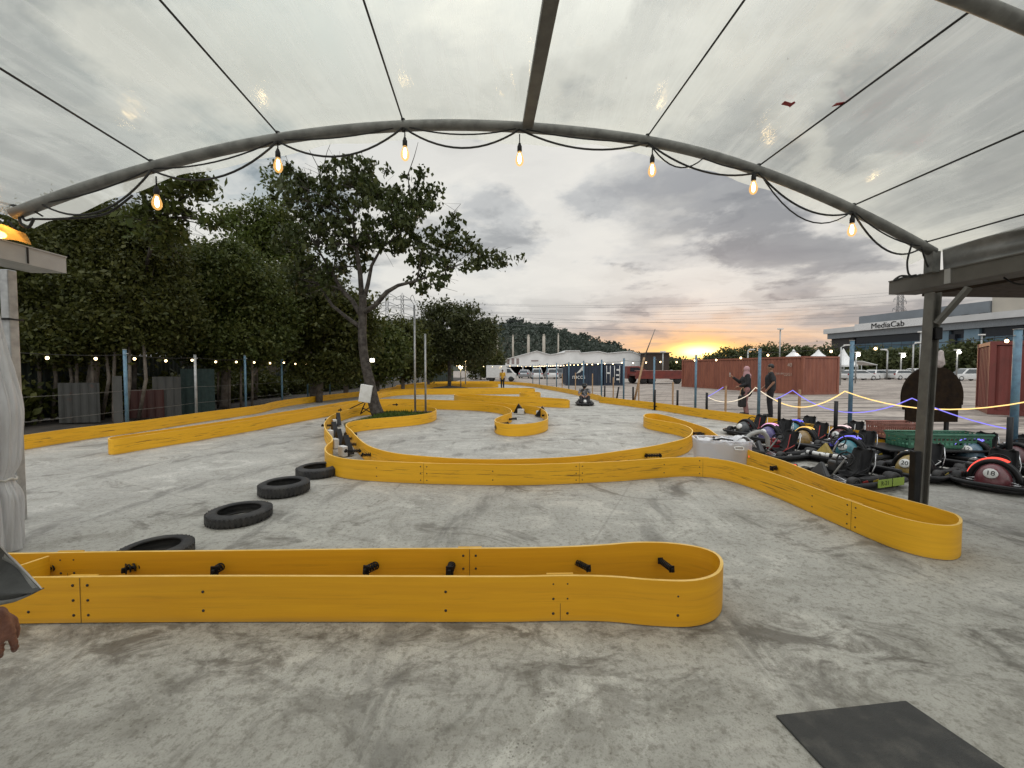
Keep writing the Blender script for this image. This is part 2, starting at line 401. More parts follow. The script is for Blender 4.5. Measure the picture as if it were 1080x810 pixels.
# ------------------------------------------------------------------ world: overcast sunset sky
SUN = ray(737, 371).normalized(); SUN_AZ = math.atan2(SUN.x, SUN.y); SUN_EL = math.asin(SUN.z)
def make_world():
    w = bpy.data.worlds.new('World'); sc.world = w; w.use_nodes = True
    nt = w.node_tree; nt.nodes.clear()
    sky = nd(nt, 'ShaderNodeTexSky', sky_type='NISHITA', sun_disc=False)
    sky.sun_elevation = SUN_EL; sky.sun_rotation = SUN_AZ; sky.air_density = 1.5; sky.dust_density = 3
    tc = nd(nt, 'ShaderNodeTexCoord'); sp = nd(nt, 'ShaderNodeSeparateXYZ'); lk(nt, tc, 0, sp, 0)
    z = mth(nt, 'MAXIMUM', (sp, 2), 0.0)
    zz = mth(nt, 'ADD', z, .17)
    cx = mth(nt, 'DIVIDE', (sp, 0), zz); cy = mth(nt, 'DIVIDE', (sp, 1), zz)
    cb = nd(nt, 'ShaderNodeCombineXYZ'); lk(nt, cx[0], 0, cb, 0); lk(nt, cy[0], 0, cb, 1)
    v = (cb, 0)
    n1 = noise_(nt, mapping(nt, v, (.9,1.0,1), (0,0,.5), (1.9,4.6,0)), .95, 10, .57, .3)
    n2 = noise_(nt, mapping(nt, v, (1.0,1.15,1), (0,0,.6), (7,1,2)), 1.8, 11, .6, .3)
    n3 = noise_(nt, mapping(nt, v, (.35,.4,1), (0,0,.2), (2.2,9.1,0)), .8, 4, .5)
    cs_ = mapping(nt, v, (1,1,1), (0,0,0), (.465,-.14,0))[0]
    vd = nd(nt, 'ShaderNodeVectorMath', operation='ADD'); lk(nt, cs_, 0, vd, 0); dn = nd(nt, 'ShaderNodeTexNoise'); dn.inputs['Scale'].default_value = 1.5; dn.inputs['Detail'].default_value = 9; dn.inputs['Roughness'].default_value = .58; lk(nt, cs_, 0, dn, 'Vector')
    dsc = nd(nt, 'ShaderNodeVectorMath', operation='SCALE'); lk(nt, dn, 1, dsc, 0); dsc.inputs['Scale'].default_value = 1.5; lk(nt, dsc, 0, vd, 1)
    vo = nd(nt, 'ShaderNodeTexVoronoi', feature='SMOOTH_F1'); vo.inputs['Scale'].default_value = 1.25; vo.inputs['Smoothness'].default_value = .6; lk(nt, vd, 0, vo, 'Vector')
    puff = ramp(nt, (vo, 0), .12, .62, 1, 0)
    # sun-relative coordinates
    az = mth(nt, 'SUBTRACT', mth(nt, 'ARCTAN2', (sp, 0), (sp, 1)), SUN_AZ)
    el = mth(nt, 'SUBTRACT', mth(nt, 'ARCSINE', (sp, 2)), SUN_EL)
    def blob(ra, re, p=1.0):
        a = mth(nt, 'POWER', mth(nt, 'ABSOLUTE', mth(nt, 'DIVIDE', az, ra)), 2.0); e = mth(nt, 'POWER', mth(nt, 'ABSOLUTE', mth(nt, 'DIVIDE', el, re)), 2.0)
        return mth(nt, 'POWER', 2.718, mth(nt, 'MULTIPLY', mth(nt, 'ADD', a, e), -p))
    wide = blob(.38, .075); mid = blob(.15, .042); near = blob(.075, .022); core = blob(.040, .0125)
    # cloud deck
    c = mixc(nt, ramp(nt, n1, .42, .58), (.60,.61,.605), (.34,.355,.375))
    c = mixc(nt, ramp(nt, n2, .51, .58, 0, .85), c, (.225,.24,.26))
    c = mixc(nt, ramp(nt, n2, .46, .36, 0, .85), c, (.74,.725,.675))
    c = mixc(nt, ramp(nt, n3, .50, .62, 0, .55), c, (.27,.28,.30))
    low = ramp(nt, z, .0, .30, 1, 0)
    def bank(a0, e0, ra, re):
        a = mth(nt, 'POWER', mth(nt, 'ABSOLUTE', mth(nt, 'DIVIDE', mth(nt, 'SUBTRACT', az, a0), ra)), 2.0); e = mth(nt, 'POWER', mth(nt, 'ABSOLUTE', mth(nt, 'DIVIDE', mth(nt, 'SUBTRACT', el, e0), re)), 2.0)
        return mth(nt, 'POWER', 2.718, mth(nt, 'MULTIPLY', mth(nt, 'ADD', a, e), -1))
    dk = mth(nt, 'MULTIPLY', bank(.16, .27, .50, .17), ramp(nt, puff, .20, .46, .30, 1))
    c = mixc(nt, mth(nt, 'MULTIPLY', dk, .88), c, (.215,.235,.26))
    br = mth(nt, 'MULTIPLY', bank(-.50, .24, .34, .26), ramp(nt, n2, .62, .40, .3, 1))
    c = mixc(nt, mth(nt, 'MULTIPLY', br, .75), c, (.70,.705,.685))
    bl = mth(nt, 'MULTIPLY', bank(-.93, .52, .30, .30), ramp(nt, n1, .62, .44, .2, 1))
    c = mixc(nt, mth(nt, 'MULTIPLY', bl, .8), c, (.24,.33,.37))
    c = mixc(nt, mth(nt, 'MULTIPLY', low, .35), c, (.48,.475,.46))
    warmb = mth(nt, 'MULTIPLY', wide, ramp(nt, n2, .60, .42, .15, 1))
    c = mixc(nt, mth(nt, 'MULTIPLY', warmb, .85), c, (.88,.58,.36))
    c = mixc(nt, mth(nt, 'MULTIPLY', mid, ramp(nt, n2, .70, .40, .35, .95)), c, (1.0,.56,.20))
    c = mixc(nt, mth(nt, 'MULTIPLY', near, ramp(nt, n1, .66, .48, .3, 1)), c, (1.25,.72,.13))
    c = mixc(nt, core, c, (5.0,3.6,1.1))
    # lit upper edges and shaded bases of the heaped clouds
    pm = mth(nt, 'MULTIPLY', ramp(nt, z, .06, .20), ramp(nt, z, .75, .45))
    c = mixc(nt, mth(nt, 'MULTIPLY', pm, ramp(nt, puff, .50, .85, 0, .6)), c, (.27,.285,.31))
    c = mixc(nt, mth(nt, 'MULTIPLY', pm, ramp(nt, puff, .36, .10, 0, .75)), c, (.75,.735,.69))
    # overcast brightens overhead; unseen sky there and behind the camera boosted as added fill
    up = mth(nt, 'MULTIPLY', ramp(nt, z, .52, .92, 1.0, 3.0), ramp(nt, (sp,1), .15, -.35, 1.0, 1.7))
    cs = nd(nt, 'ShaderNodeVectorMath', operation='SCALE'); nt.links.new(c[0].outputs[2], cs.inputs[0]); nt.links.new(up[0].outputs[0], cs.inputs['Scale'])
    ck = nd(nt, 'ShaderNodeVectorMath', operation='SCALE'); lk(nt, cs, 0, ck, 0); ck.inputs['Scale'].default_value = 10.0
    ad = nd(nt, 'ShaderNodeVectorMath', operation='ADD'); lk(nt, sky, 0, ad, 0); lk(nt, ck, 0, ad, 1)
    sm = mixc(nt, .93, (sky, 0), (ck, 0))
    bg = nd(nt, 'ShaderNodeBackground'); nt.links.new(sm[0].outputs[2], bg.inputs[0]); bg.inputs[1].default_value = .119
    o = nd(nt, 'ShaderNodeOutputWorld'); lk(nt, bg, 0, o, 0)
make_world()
sl = bpy.data.lights.new('sun', 'SUN'); so = bpy.data.objects.new('sun', sl); COL.objects.link(so)
sl.energy = .6; sl.angle = R(10); sl.color = (1, .62, .32)
so.rotation_euler = (-SUN).to_track_quat('-Z', 'Y').to_euler(); so.location = SUN*50
sc.view_settings.view_transform = 'Standard'; sc.view_settings.look = 'None'; sc.view_settings.gamma = 1; sc.view_settings.exposure = 0.0
sc.view_settings.use_curve_mapping = False
sc.render.engine = 'CYCLES'; cy = sc.cycles
cy.use_denoising = True; cy.max_bounces = 8; cy.diffuse_bounces = 3; cy.glossy_bounces = 3; cy.transmission_bounces = 6; cy.transparent_max_bounces = 16
cy.sample_clamp_indirect = 4; cy.caustics_reflective = False; cy.caustics_refractive = False

# ------------------------------------------------------------------ ground sheets
mb = MB(); N = 24
mb.add([(-1500,-300,0),(1500,-300,0),(1500,3000,0),(-1500,3000,0)], [(0,1,2,3)])
tag(mb.build('ground', YARD), kind='structure')
trk = [G(1500,640), G(1180,492), G(1080,477), G(960,462), G(870,453), G(800,442), G(700,429), G(635,420), G(560,408.5), G(525,405.3), G(470,405.5), G(430,408.5), G(400,413.5), G(340,419), G(220,437), G(100,453), G(0,468), G(-400,520)]
trk = [(p.x, p.y) for p in trk] + [(-16, -6), (16, -6)]
mb = MB(); mb.add([(x, y, .004) for x, y in trk], [tuple(range(len(trk)-1,-1,-1))])
tag(mb.build('track_surface', CONC), kind='structure')
# dark leaf litter strip under the trees on the left
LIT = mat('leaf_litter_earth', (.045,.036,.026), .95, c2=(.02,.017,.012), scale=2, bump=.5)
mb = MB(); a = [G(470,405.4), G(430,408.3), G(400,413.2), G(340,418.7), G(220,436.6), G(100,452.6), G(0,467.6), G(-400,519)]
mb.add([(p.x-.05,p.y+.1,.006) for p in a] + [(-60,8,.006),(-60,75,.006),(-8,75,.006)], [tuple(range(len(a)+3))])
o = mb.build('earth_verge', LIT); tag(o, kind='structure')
# low rusty kerb along the right edge of the pit lane
mb = MB(); kp = [G(806,445), G(850,450.5), G(900,457), G(960,464), G(1020,470), G(1080,478), G(1200,494), G(1500,640)]
for i in range(len(kp)-1):
    a, b = kp[i], kp[i+1]; d = (b-a); ang = math.atan2(d.y, d.x)
    mb.box(((a.x+b.x)/2, (a.y+b.y)/2, .065), (d.length-.02, .16, .13), rot=(0,0,ang), bev=.015)
tag(mb.build('kerb', RUST), kind='structure')

# ------------------------------------------------------------------ yellow barriers
def resample(pts, step):
    out = [pts[0]]; acc = 0
    for a, b in zip(pts[:-1], pts[1:]):
        L = (b-a).length
        while acc + L >= step:
            t = (step-acc)/L; a = a.lerp(b, t); out.append(a.copy()); L = (b-a).length; acc = 0
        acc += L
    if (out[-1]-pts[-1]).length > step*.3: out.append(pts[-1])
    return out
def board_mesh(name, path, closed, parent, h=BH, th=.02, z0=.012, paint=None):
    n = len(path); V = []; uvs = []; F = []; mi = []; arc = [0]
    for i in range(1, n+1): arc.append(arc[-1] + (path[i % n]-path[i-1]).length)
    wob = random.random()*50
    for i, p in enumerate(path):
        if closed: d = path[(i+1)%n]-path[i-1]
        else: d = path[min(i+1,n-1)]-path[max(i-1,0)]
        d.z = 0; d.normalize(); nn = V3((-d.y, d.x, 0))
        k = mnoise.noise(V3((arc[i]*.5, wob, 0)))
        hh = h + .006*k; lean = .006*mnoise.noise(V3((arc[i]*.35, wob+9, 0)))
        for s, z in ((-1,z0),(-1,hh),(1,hh),(1,z0)):
            V.append((p.x+nn.x*(s*th/2+lean*(z>z0)), p.y+nn.y*(s*th/2+lean*(z>z0)), z))
    uvl = [0, 1, 1, 0]
    segs = n if closed else n-1
    for i in range(segs):
        j = (i+1) % n
        for k in range(4):
            k2 = (k+1) % 4
            F.append((i*4+k, j*4+k, j*4+k2, i*4+k2)); mi.append(1 if k == 1 else 0)
            a0, a1 = arc[i], arc[i+1]
            va, vb = (0,1) if k == 0 else ((1,1) if k == 1 else ((1,0) if k == 2 else (0,0)))
            uvs.append(((a0,va),(a1,va),(a1,vb),(a0,vb)))
    if not closed:
        F.append((0,1,2,3)); mi.append(1); uvs.append(((0,0),(0,1),(.02,1),(.02,0)))
        q = (n-1)*4; F.append((q+3,q+2,q+1,q)); mi.append(1); uvs.append(((0,0),(0,1),(.02,1),(.02,0)))
    # the top edge gets its own vertices so that the boards keep a crisp arris
    for k in range(segs):
        f = F[k*4+1]; o_ = len(V); V += [V[i] for i in f]; F[k*4+1] = (o_, o_+1, o_+2, o_+3)
        f = F[k*4+3]; o_ = len(V); V += [V[i] for i in f]; F[k*4+3] = (o_, o_+1, o_+2, o_+3)
    me = bpy.data.meshes.new(name); me.from_pydata(V, [], F)
    me.materials.append(paint or YEL); me.materials.append(YEDGE)
    me.polygons.foreach_set('material_index', mi)
    ul = me.uv_layers.new(name='UVMap'); flat = [c for f in uvs for u in f for c in (u[0]+wob, u[1])]
    ul.data.foreach_set('uv', flat)
    sm = [k % 4 in (0, 2) for k in range(segs*4)] + [False]*(len(F)-segs*4)
    me.polygons.foreach_set('use_smooth', sm); me.update()
    o = bpy.data.objects.new(name, me); COL.objects.link(o); o.parent = parent
    return o, arc
BOLT = mat('bolt_steel', (.05,.045,.04), .5, .6)
SEAM = mat('board_seam_line', (.16,.085,.012), .6)  # thin dark seam line where two boards meet
def on_path(path, arc, s):
    for i in range(len(arc)-1):
        if arc[i+1] >= s:
            a, b = path[i % len(path)], path[(i+1) % len(path)]
            t = (s-arc[i])/max(arc[i+1]-arc[i], 1e-6); d = (b-a).normalized()
            return a.lerp(b, t), d
    return path[-1], (path[-1]-path[-2]).normalized()
def joint(path, arc, s, parent, side=1, plate=True):
    p, d = on_path(path, arc, s); d = V3((d.x, d.y, 0)); nn = V3((-d.y, d.x, 0))*side; up = V3((0,0,1))
    p = V3((p.x, p.y, 0))
    mb = MB()
    xs = (-.045, .045) if plate else (0,)
    zs = (.06, .155, .25) if plate else (.085, .205)
    for x in xs:
        for z in zs:
            c = p + d*x + up*z + nn*.0105; b_ = MB()
            b_.lathe([(.001,.004),(.0045,.004),(.0058,.003),(.0058,.0012),(.0088,.001),(.0088,-.001),(.001,-.001)], 10, M=frame(c, d, nn.cross(d)))
            b_.build('bolt', BOLT, parent)
    if not plate: return
    if plate:
        c = p + nn*.0112 + up*.155
        mb.add([c+d*-.002+up*-.142, c+d*.002+up*-.142, c+d*.002+up*.142, c+d*-.002+up*.142], [(0,1,2,3)], 1)
        c = p - nn*.019 + up*.157
        M = frame(c, d, up); mb.box((0,0,0), (.17,.29,.016), 2, M=M)
    mb.build('joint_plate', [BOLT, SEAM, YEL], parent)
def coil_mesh():
    mb = MB(); pts = []; rr = .036; L = .22
    for i in range(8*12+1):
        a = 2*PI*i/12; x = -L/2 + L*i/(8*12); pts.append((x, rr*math.cos(a), rr*math.sin(a)))
    mb.tube(pts, .0065, 5)
    mb.tube([(-L/2,0,0),(L/2,0,0)], .017, 8)
    return mb
COIL = coil_mesh().build('spring', BLACK); COIL_ME = COIL.data; bpy.data.objects.remove(COIL)
BRK_MES = []
for s in (-1, 1):
    mb = MB(); mb.box((s*.118,0,0), (.010,.075,.085), bev=.01); mb.box((s*.132,0,-.01), (.026,.03,.05), bev=.006)
    BRK = mb.build('bracket', BLACK); BRK_MES.append(BRK.data); bpy.data.objects.remove(BRK)
def spring(parent, p, ang, tilt=0., s=1.0):
    o = bpy.data.objects.new('spring', COIL_ME); COL.objects.link(o); o.parent = parent
    o.location = p; o.rotation_euler = (0, tilt, ang); o.scale = (s, .8*min(s,1), .8*min(s,1))
    for m_ in BRK_MES: b = bpy.data.objects.new('bracket', m_); COL.objects.link(b); b.parent = o
GUSW = mat('white_support_block', (.62,.62,.60), .6)
def gusset(parent, p, ang, s=1.0):
    mb = MB(); M = Matrix.Translation(V3(p)) @ Matrix.Rotation(ang, 4, 'Z')
    mb.add([(-.17*s,-.05,.03),(.17*s,-.05,.03),(-.03*s,-.05,.37),(-.17*s,.05,.03),(.17*s,.05,.03),(-.03*s,.05,.37)],
           [(0,1,2),(3,5,4),(0,3,4,1),(1,4,5,2),(2,5,3,0)], 0, False, M)
    o = mb.build('support_gusset', BLACK, parent)
    mb = MB(); mb.box((.06*s,-.11,.10), (.17*s,.10,.19), bev=.012, M=M); mb.build('support_block', GUSW, o)
def barrier(label, px, closed=True, group='yellow kart track barriers', step=.07, n=10, joints=(), pairs=(), pts=None, name='track_barrier', paint=None):
    raw = pts if pts else [T(x, y) for x, y in px]
    for p in raw: p.z = 0
    path = crom(raw, n, closed)
    if closed: path = resample(path + [path[0]], step)[:-1]
    else: path = resample(path, step)
    c = sum((p for p in path), V3())/len(path)
    root = thing(name, label, 'barrier', (0,0,0), 0, group)
    o, arc = board_mesh('board', path, closed, root, paint=paint)
    for s, side in joints: joint(path, arc, s, root, side)
    for s, side in pairs: joint(path, arc, s, root, side, False)
    return root, path, arc
def arc_at(path, arc, px, near=True):       # arc position of the path point seen in column px (the nearer or farther one)
    best = None
    for i, p in enumerate(path):
        if p.y < .2: continue
        x = 540 + FPX*p.x/p.y
        if abs(x-px) < 30:
            k = (abs(x-px)*.02*p.y + (p.y if near else -p.y))
            if best is None or k < best[0]: best = (k, arc[i])
    return best[1]
def bolts(root, path, arc, joints=(), pairs=(), near=True):
    for px in joints: s = arc_at(path, arc, px, near); joint(path, arc, s, root, side_cam(path, arc, s))
    for px in pairs: s = arc_at(path, arc, px, near); joint(path, arc, s, root, side_cam(path, arc, s), False)
def side_cam(path, arc, s):
    p, d = on_path(path, arc, s); nn = V3((-d.y, d.x, 0))
    return 1 if nn.dot(V3((-p.x, -p.y, 0))) > 0 else -1

# A: long narrow loop in the foreground
A = [(-90,611),(20,609),(120,608),(270,607.5),(400,607.5),(540,607.5),(600,606.5),(645,607.5),(690,611),(730,611.5),(754,605),(761,593),(754,583),(735,576.5),(705,572.5),(670,572),(630,575),(570,577.5),(400,579),(270,580.5),(100,582),(20,583.5),(-90,585)]
ra, pa, aa = barrier('nearest yellow barrier, a long narrow loop with one rounded end in the foreground', A, True, step=.04, paint=YELN)
bolts(ra, pa, aa, (78, 592), (206, 471, 716, 20))
bolts(ra, pa, aa, (62, 497), (), False)
for px, ps, z, dz in ((64,20,.16,0),(150,30,.16,.25),(233,-4,.15,0),(396,18,.17,.3),(476,0,.15,0),(614,-22,.17,-.3),(704,-6,.14,0)):
    g1 = G(px, 600, .17); spring(ra, (g1.x, g1.y+.03, .185), R(90-ps*1.3), 0.10, .90 if px < 500 else .68)
def plain_board(p, q, parent, name='end_board'):
    p, q = V3((p.x,p.y,0)), V3((q.x,q.y,0)); L = (q-p).length; nst = max(2, int(L/.06))
    board_mesh(name, [p.lerp(q, i/nst) for i in range(nst+1)], False, parent)
plain_board(G(10,600,.3), G(51,586.5,.3), ra)

# B: big winding loop round the island and along the pit lane
B = [(447,488.2),(500,489.3),(550,489.6),(600,488.3),(650,486.3),(685,484),(720,482),(745,482.6),(770,486),(795,492.5),(825,502),(857,513.5),(900,529),(940,543),(970,550.5),(995,554),(1009,553.3),(1013.5,548.5),(1008,542.5),(993,537.5),(970,531),(940,523.5),(910,515.5),(880,507),(855,497.5),(826,486),(800,478),(778,470.5),(764,464),(755,458),(746,452),(732,447),(716,442),(703,438.3),(691,436),(682,436.2),(679,438.5),(684,441),(698,443.6),(712,446),(723,448.8),(730,453),(729,458),(722,462.5),(705,467),(682,471.5),(657,475),(625,479.5),(590,482.5),(540,484.3),(490,484),(450,481.5),(420,478.5),(401,474.5),(387,469),(377,461),(370,453.5),(365,449),(368,445.6),(380,443),(400,441),(425,439),(443,437.2),(455,435),(460,432.3),(457,430),(440,428.6),(415,428.2),(395,428.6),(375,430.3),(360,434),(349,438.5),(343,444.5),(342.5,450),(346,456),(350,461),(350,465),(345.5,469),(343,473),(346,478),(356,482),(372,484.5),(400,486.3)]
rb, pb, ab = barrier('largest yellow barrier, a winding loop enclosing the grass island and running along the karts', B, True, step=.06)
bolts(rb, pb, ab, (446, 612, 745, 905), (395, 520, 700, 860))
for px, py, a in ((820,494,20),(968,541,70),(390,480,8),(689,481,4)):
    g = G(px, py, .16); spring(rb, (g.x, g.y, .17), R(a))
for px, py in ((372,458),(374,463),(375,469),(375,476),(350,443),(347,449)):
    g = G(px, py, .14); spring(rb, (g.x-.05, g.y, .15), R(5))
for px, py in ((736,455),(735,462),(741,456)):
    g = G(px, py+3, .13); spring(rb, (g.x, g.y, .15), R(15))
for px, py, a in ((357,449.5,-1.0),(353,462,-.9),(358,472,-.8),(366,480.5,-.7)):
    g = G(px, py, .0); gusset(rb, (g.x, g.y, .01), a, 1.05)

# C: outer boundary on the left and across the far end
C = [(-80,472),(25,459),(60,454),(100,449),(130,445.6),(160,442),(190,438),(220,434),(250,430.4),(275,427),(290,423.5),(310,420.4),(340,417),(370,413.8),(400,410.8),(418,407.4),(432,404.9),(448,403.2),(470,402.3),(500,402.0),(525,402.2),(545,403.0),(560,404.3),(580,407.2),(600,410.3),(618,413.8),(634,417.2)]
rc, pc, ac = barrier('outer yellow barrier running along the left fence and across the far end of the track', C, False, step=.15, n=8)
# D: left divider that ends in the ring by the tight bend
D = [(120,463.2),(150,459),(200,452.3),(250,445),(275,441.3),(303,436.8),(330,432.6),(355,428.6),(372,425.6),(392,423.6),(420,423),(460,424),(495,425),(515,426.3),(530,428.4),(538,431.4),(539,435),(530,438.3),(522.5,441.8),(524,445.2),(535,447.2),(550,447.3),(566,445.6),(576.5,442.3),(577.5,438),(575,433.5),(568,429.6),(556,427.6),(540,426.3),(515,424),(490,422.6),(460,421.6),(420,420.6),(390,421.2),(368,423),(350,426),(328,429.6),(300,434),(273,438.5),(250,442),(200,449.4),(150,456.3),(122,460),(114.5,461.8)]
rd, pd, ad = barrier('yellow divider with a rounded left end, finishing in a small ring at the hairpin', D, True, step=.09)
for px, py, a in ((548,437,-.3),(571,440,2.9)):
    g = G(px, py, 0); gusset(rd, (g.x, g.y, .01), a, 1.3)
for px, py in ((541,441),(532,446),(575,437)):
    g = G(px, py+2, .12); spring(rd, (g.x, g.y, .15), R(40))
E_ = [(481,415.4),(510,416.6),(545,418),(575,419.2),(595,420.6),(600.5,421.8),(597,422.8),(575,422),(545,420.9),(510,419.4),(484,417.4)]
barrier('yellow barrier behind the small ring with a blunt end near the moving kart', E_, True, step=.1)
F_ = [(392,417.4),(404,413.9),(425,411.8),(455,411.3),(500,411.2),(540,410.9),(560,410.4),(564,409.8),(555,409),(520,409.2),(480,409.6),(445,409.9),(418,410.6),(402,412.2),(390,415.6)]
barrier('yellow barrier across the middle distance just in front of the young round tree', F_, True, step=.12)
barrier('short yellow barrier end lying left of the marshal in the far part of the track', [(420,406.6),(450,405.6),(490,405.2),(520,405.2),(524,404.7),(490,404.3),(450,404.6),(424,405.6)], True, step=.15)
barrier('short yellow hairpin end in front of the far track mouth right of the marshal', [(548,414),(556,413.2),(566,413.3),(570,414.2),(564,415),(554,415)], True, step=.1)
R_ = [(632,418.2),(650,420),(675,422.7),(700,425.6),(722,428.6),(744,431.6),(772,435),(800,438.6),(830,443.2),(862,448),(895,452.6),(925,457),(950,460.5)]
rr_, pr, ar = barrier('yellow boundary barrier on the right with a black cross mark below the rope fence', R_, False, step=.12)
# black arrows and the cross painted on the boards, built as thin plates on the faces
ARW = [(-.13,-.025),(.02,-.025),(.02,-.075),(.14,0),(.02,.075),(.02,.025),(-.13,.025)]
CRS = [(-.09,-.02),(-.02,-.02),(-.02,-.09),(.02,-.09),(.02,-.02),(.09,-.02),(.09,.02),(.02,.02),(.02,.09),(-.02,.09),(-.02,.02),(-.09,.02)]
def face_mark(root, path, arc, px, outline, s=1.0, name='arrow_mark', near=True):
    q = arc_at(path, arc, px, near); p, d = on_path(path, arc, q); side = side_cam(path, arc, q)
    nn = V3((-d.y, d.x, 0))*side; x = V3((0,0,1)).cross(nn)*1.0
    M = frame(V3((p.x,p.y,.155)) + nn*.0135, x, V3((0,0,1)))
    mb = MB(); mb.prism([(a*s,b*s) for a,b in outline], -.001, .003, M=M); mb.build(name, BLACK, root)
face_mark(rd, pd, ad, 358, ARW); face_mark(rd, pd, ad, 511, ARW, 1.0); face_mark(rd, pd, ad, 418, ARW, .9)
face_mark(rr_, pr, ar, 692, CRS, 1.1, 'cross_mark')

# ------------------------------------------------------------------ tyres lying on the track
def tyre(label, p, D, h, rot=0, tilt=0):
    Ro = D/2; Ri = Ro*.64
    prof = [(Ri, h*.12),(Ri+.02,h*.02),(Ro*.80,0),(Ro*.93,h*.10),(Ro*.985,h*.28),(Ro,h*.5),(Ro*.985,h*.72),(Ro*.93,h*.90),(Ro*.80,h),(Ri+.02,h*.98),(Ri,h*.88),(Ri+.015,h*.8),(Ro*.86,h*.72),(Ro*.90,h*.5),(Ro*.86,h*.28),(Ri+.015,h*.2)]
    root = thing('tyre', label, 'tyre', p, rot, 'old black tyres on the concrete')
    mb = MB(); mb.lathe(prof, 48, closed=True); mb.build('carcass', RUBBER, root)
    mb = MB()
    for k in range(40):
        a = 2*PI*k/40
        for s in (-1, 1):
            M = Matrix.Rotation(a + s*.03, 4, 'Z') @ Matrix.Translation((Ro*.980, 0, h*.5 + s*h*.2)) @ Matrix.Rotation(s*.5, 4, 'X') 
            mb.box((0,0,0), (.010,.026,h*.28), M=M)
    mb.build('tread', RUBBER, root)
    root.rotation_euler.x = tilt
tyre('black tyre nearest the checkered bend, farthest of the tyres on the concrete', G(336,501), .62, .15, .3)
tyre('black tyre in the middle of the row lying on the concrete', G(300,520), .60, .16, 1.1)
tyre('large black tyre lying clear of the long foreground barrier, its tread worn', G(253,548), .61, .125, 2)
tyre('black tyre half hidden behind the back board of the foreground barrier', G(164,590.5), .53, .13, .7)

# ------------------------------------------------------------------ rubber mat bottom right
MATM = mat('mat_rubber', (.042,.043,.043), .75, c2=(.11,.105,.095), scale=5, lo=.5, hi=.75, bump=.6, bscale=160)
mb = MB(); cs = [G(818,757.5), G(955,742), G(1072,822), G(905,852)]
mb.prism([(p.x,p.y) for p in cs], .005, .017)
o = mb.build('floor_mat', MATM, bevel=.004); tag(o, 'dark grey rubber mat lying on the concrete at the bottom right', 'mat')
# ------------------------------------------------------------------ tent canopy
YAW = R(-4.0); AX = V3((math.sin(YAW), math.cos(YAW), 0)); PX = V3((math.cos(YAW), -math.sin(YAW), 0)); UP = V3((0,0,1))
DA = 4.12
def A(px, py, D=DA):                         # point on the arch plane
    d = ray(px, py); return EYE + d*((D - EYE.dot(AX))/d.dot(AX))
def CA(u, t, z): return PX*u + AX*t + UP*z
arch_px = [(14,226),(23,222),(60,207),(110,190),(160,176.5),(215,161),(270,149.5),(337,139),(425,131.5),(490,131),(540,133),(600,137.5),(683,147.5),(730,157),(800,179),(870,207),(900,221),(960,251),(984,266)]
au = []
for x, y in arch_px:
    p = A(x, y); au.append((p.dot(PX), p.z))
def arch_z(u):
    if u <= au[0][0]: return au[0][1] + (u-au[0][0])*.75
    if u >= au[-1][0]: return au[-1][1] - (u-au[-1][0])*.75
    for (u0,z0),(u1,z1) in zip(au[:-1], au[1:]):
        if u0 <= u <= u1: return z0 + (z1-z0)*(u-u0)/(u1-u0)
UL, UR = au[0][0], au[-1][0]
# smooth the measured profile
us = [UL + (UR-UL)*i/60 for i in range(61)]; zs = [arch_z(u) for u in us]
for _ in range(14): zs = [zs[0]] + [(zs[i-1]+2*zs[i]+zs[i+1])/4 for i in range(1,60)] + [zs[-1]]
def az_(u):
    f = (u-UL)/(UR-UL)*60
    if f <= 0: return zs[0] + (u-UL)*.65
    if f >= 60: return zs[-1] - (u-UR)*.65
    i = min(int(f), 59); return zs[i] + (zs[i+1]-zs[i])*(f-i)
for nm, t in (('front galvanised arch pipe spanning the open end of the tent', DA), ('second arch pipe, seen only at the top right corner under the sheet', DA-1.92)):
    mb = MB(); mb.tube([CA(u, t, az_(u)) for u in us], .050 if t == DA else .042, 14)
    tag(mb.build('arch_pipe', ARCHM), nm, 'tent arch', 'tent arches')
uc = A(556,134).dot(PX)
ud = CA(uc, DA, 0)
mb = MB(); a = CA(uc, DA, az_(uc)+.0); b = CA(uc+.02, -3.5, az_(uc)+.02)
M = frame((a+b)/2, (b-a), PX); mb.box((0,0,0), ((a-b).length, .105, .06), bev=.008, M=M)
tag(mb.build('ridge_beam', DKSTEEL), 'dark square ridge beam running overhead from the middle of the front arch', 'beam')
# support wires along the tent
for i, (px, py) in enumerate([(160,171),(293,141),(425,126),(683,142),(800,172),(900,214),(975,253)]):
    p = A(px, py); u = p.dot(PX); z = az_(u)+.05
    mb = MB(); mb.tube(sag(CA(u, DA, z), CA(u, -3.5, z+.02), .015, 8), .008, 6)
    mb.tube([CA(u, DA, z+.02), CA(u, DA, z-.10)], .02, 8); mb.tube([CA(u-.06, DA, z-.05), CA(u+.05, DA, z-.09)], .012, 6)
    tag(mb.build('support_wire', CABLE), ['support wire tied to the front arch above the leftmost bulb','support wire tied above the second bulb from the left','support wire tied above the bulb over the tall tree','support wire tied to the arch just right of the ridge beam','support wire tied to the arch left of the rightmost bulb','support wire tied above the rightmost bulb of the arch','support wire tied low on the right end of the arch'][i], 'wire', 'support wires under the sheet')
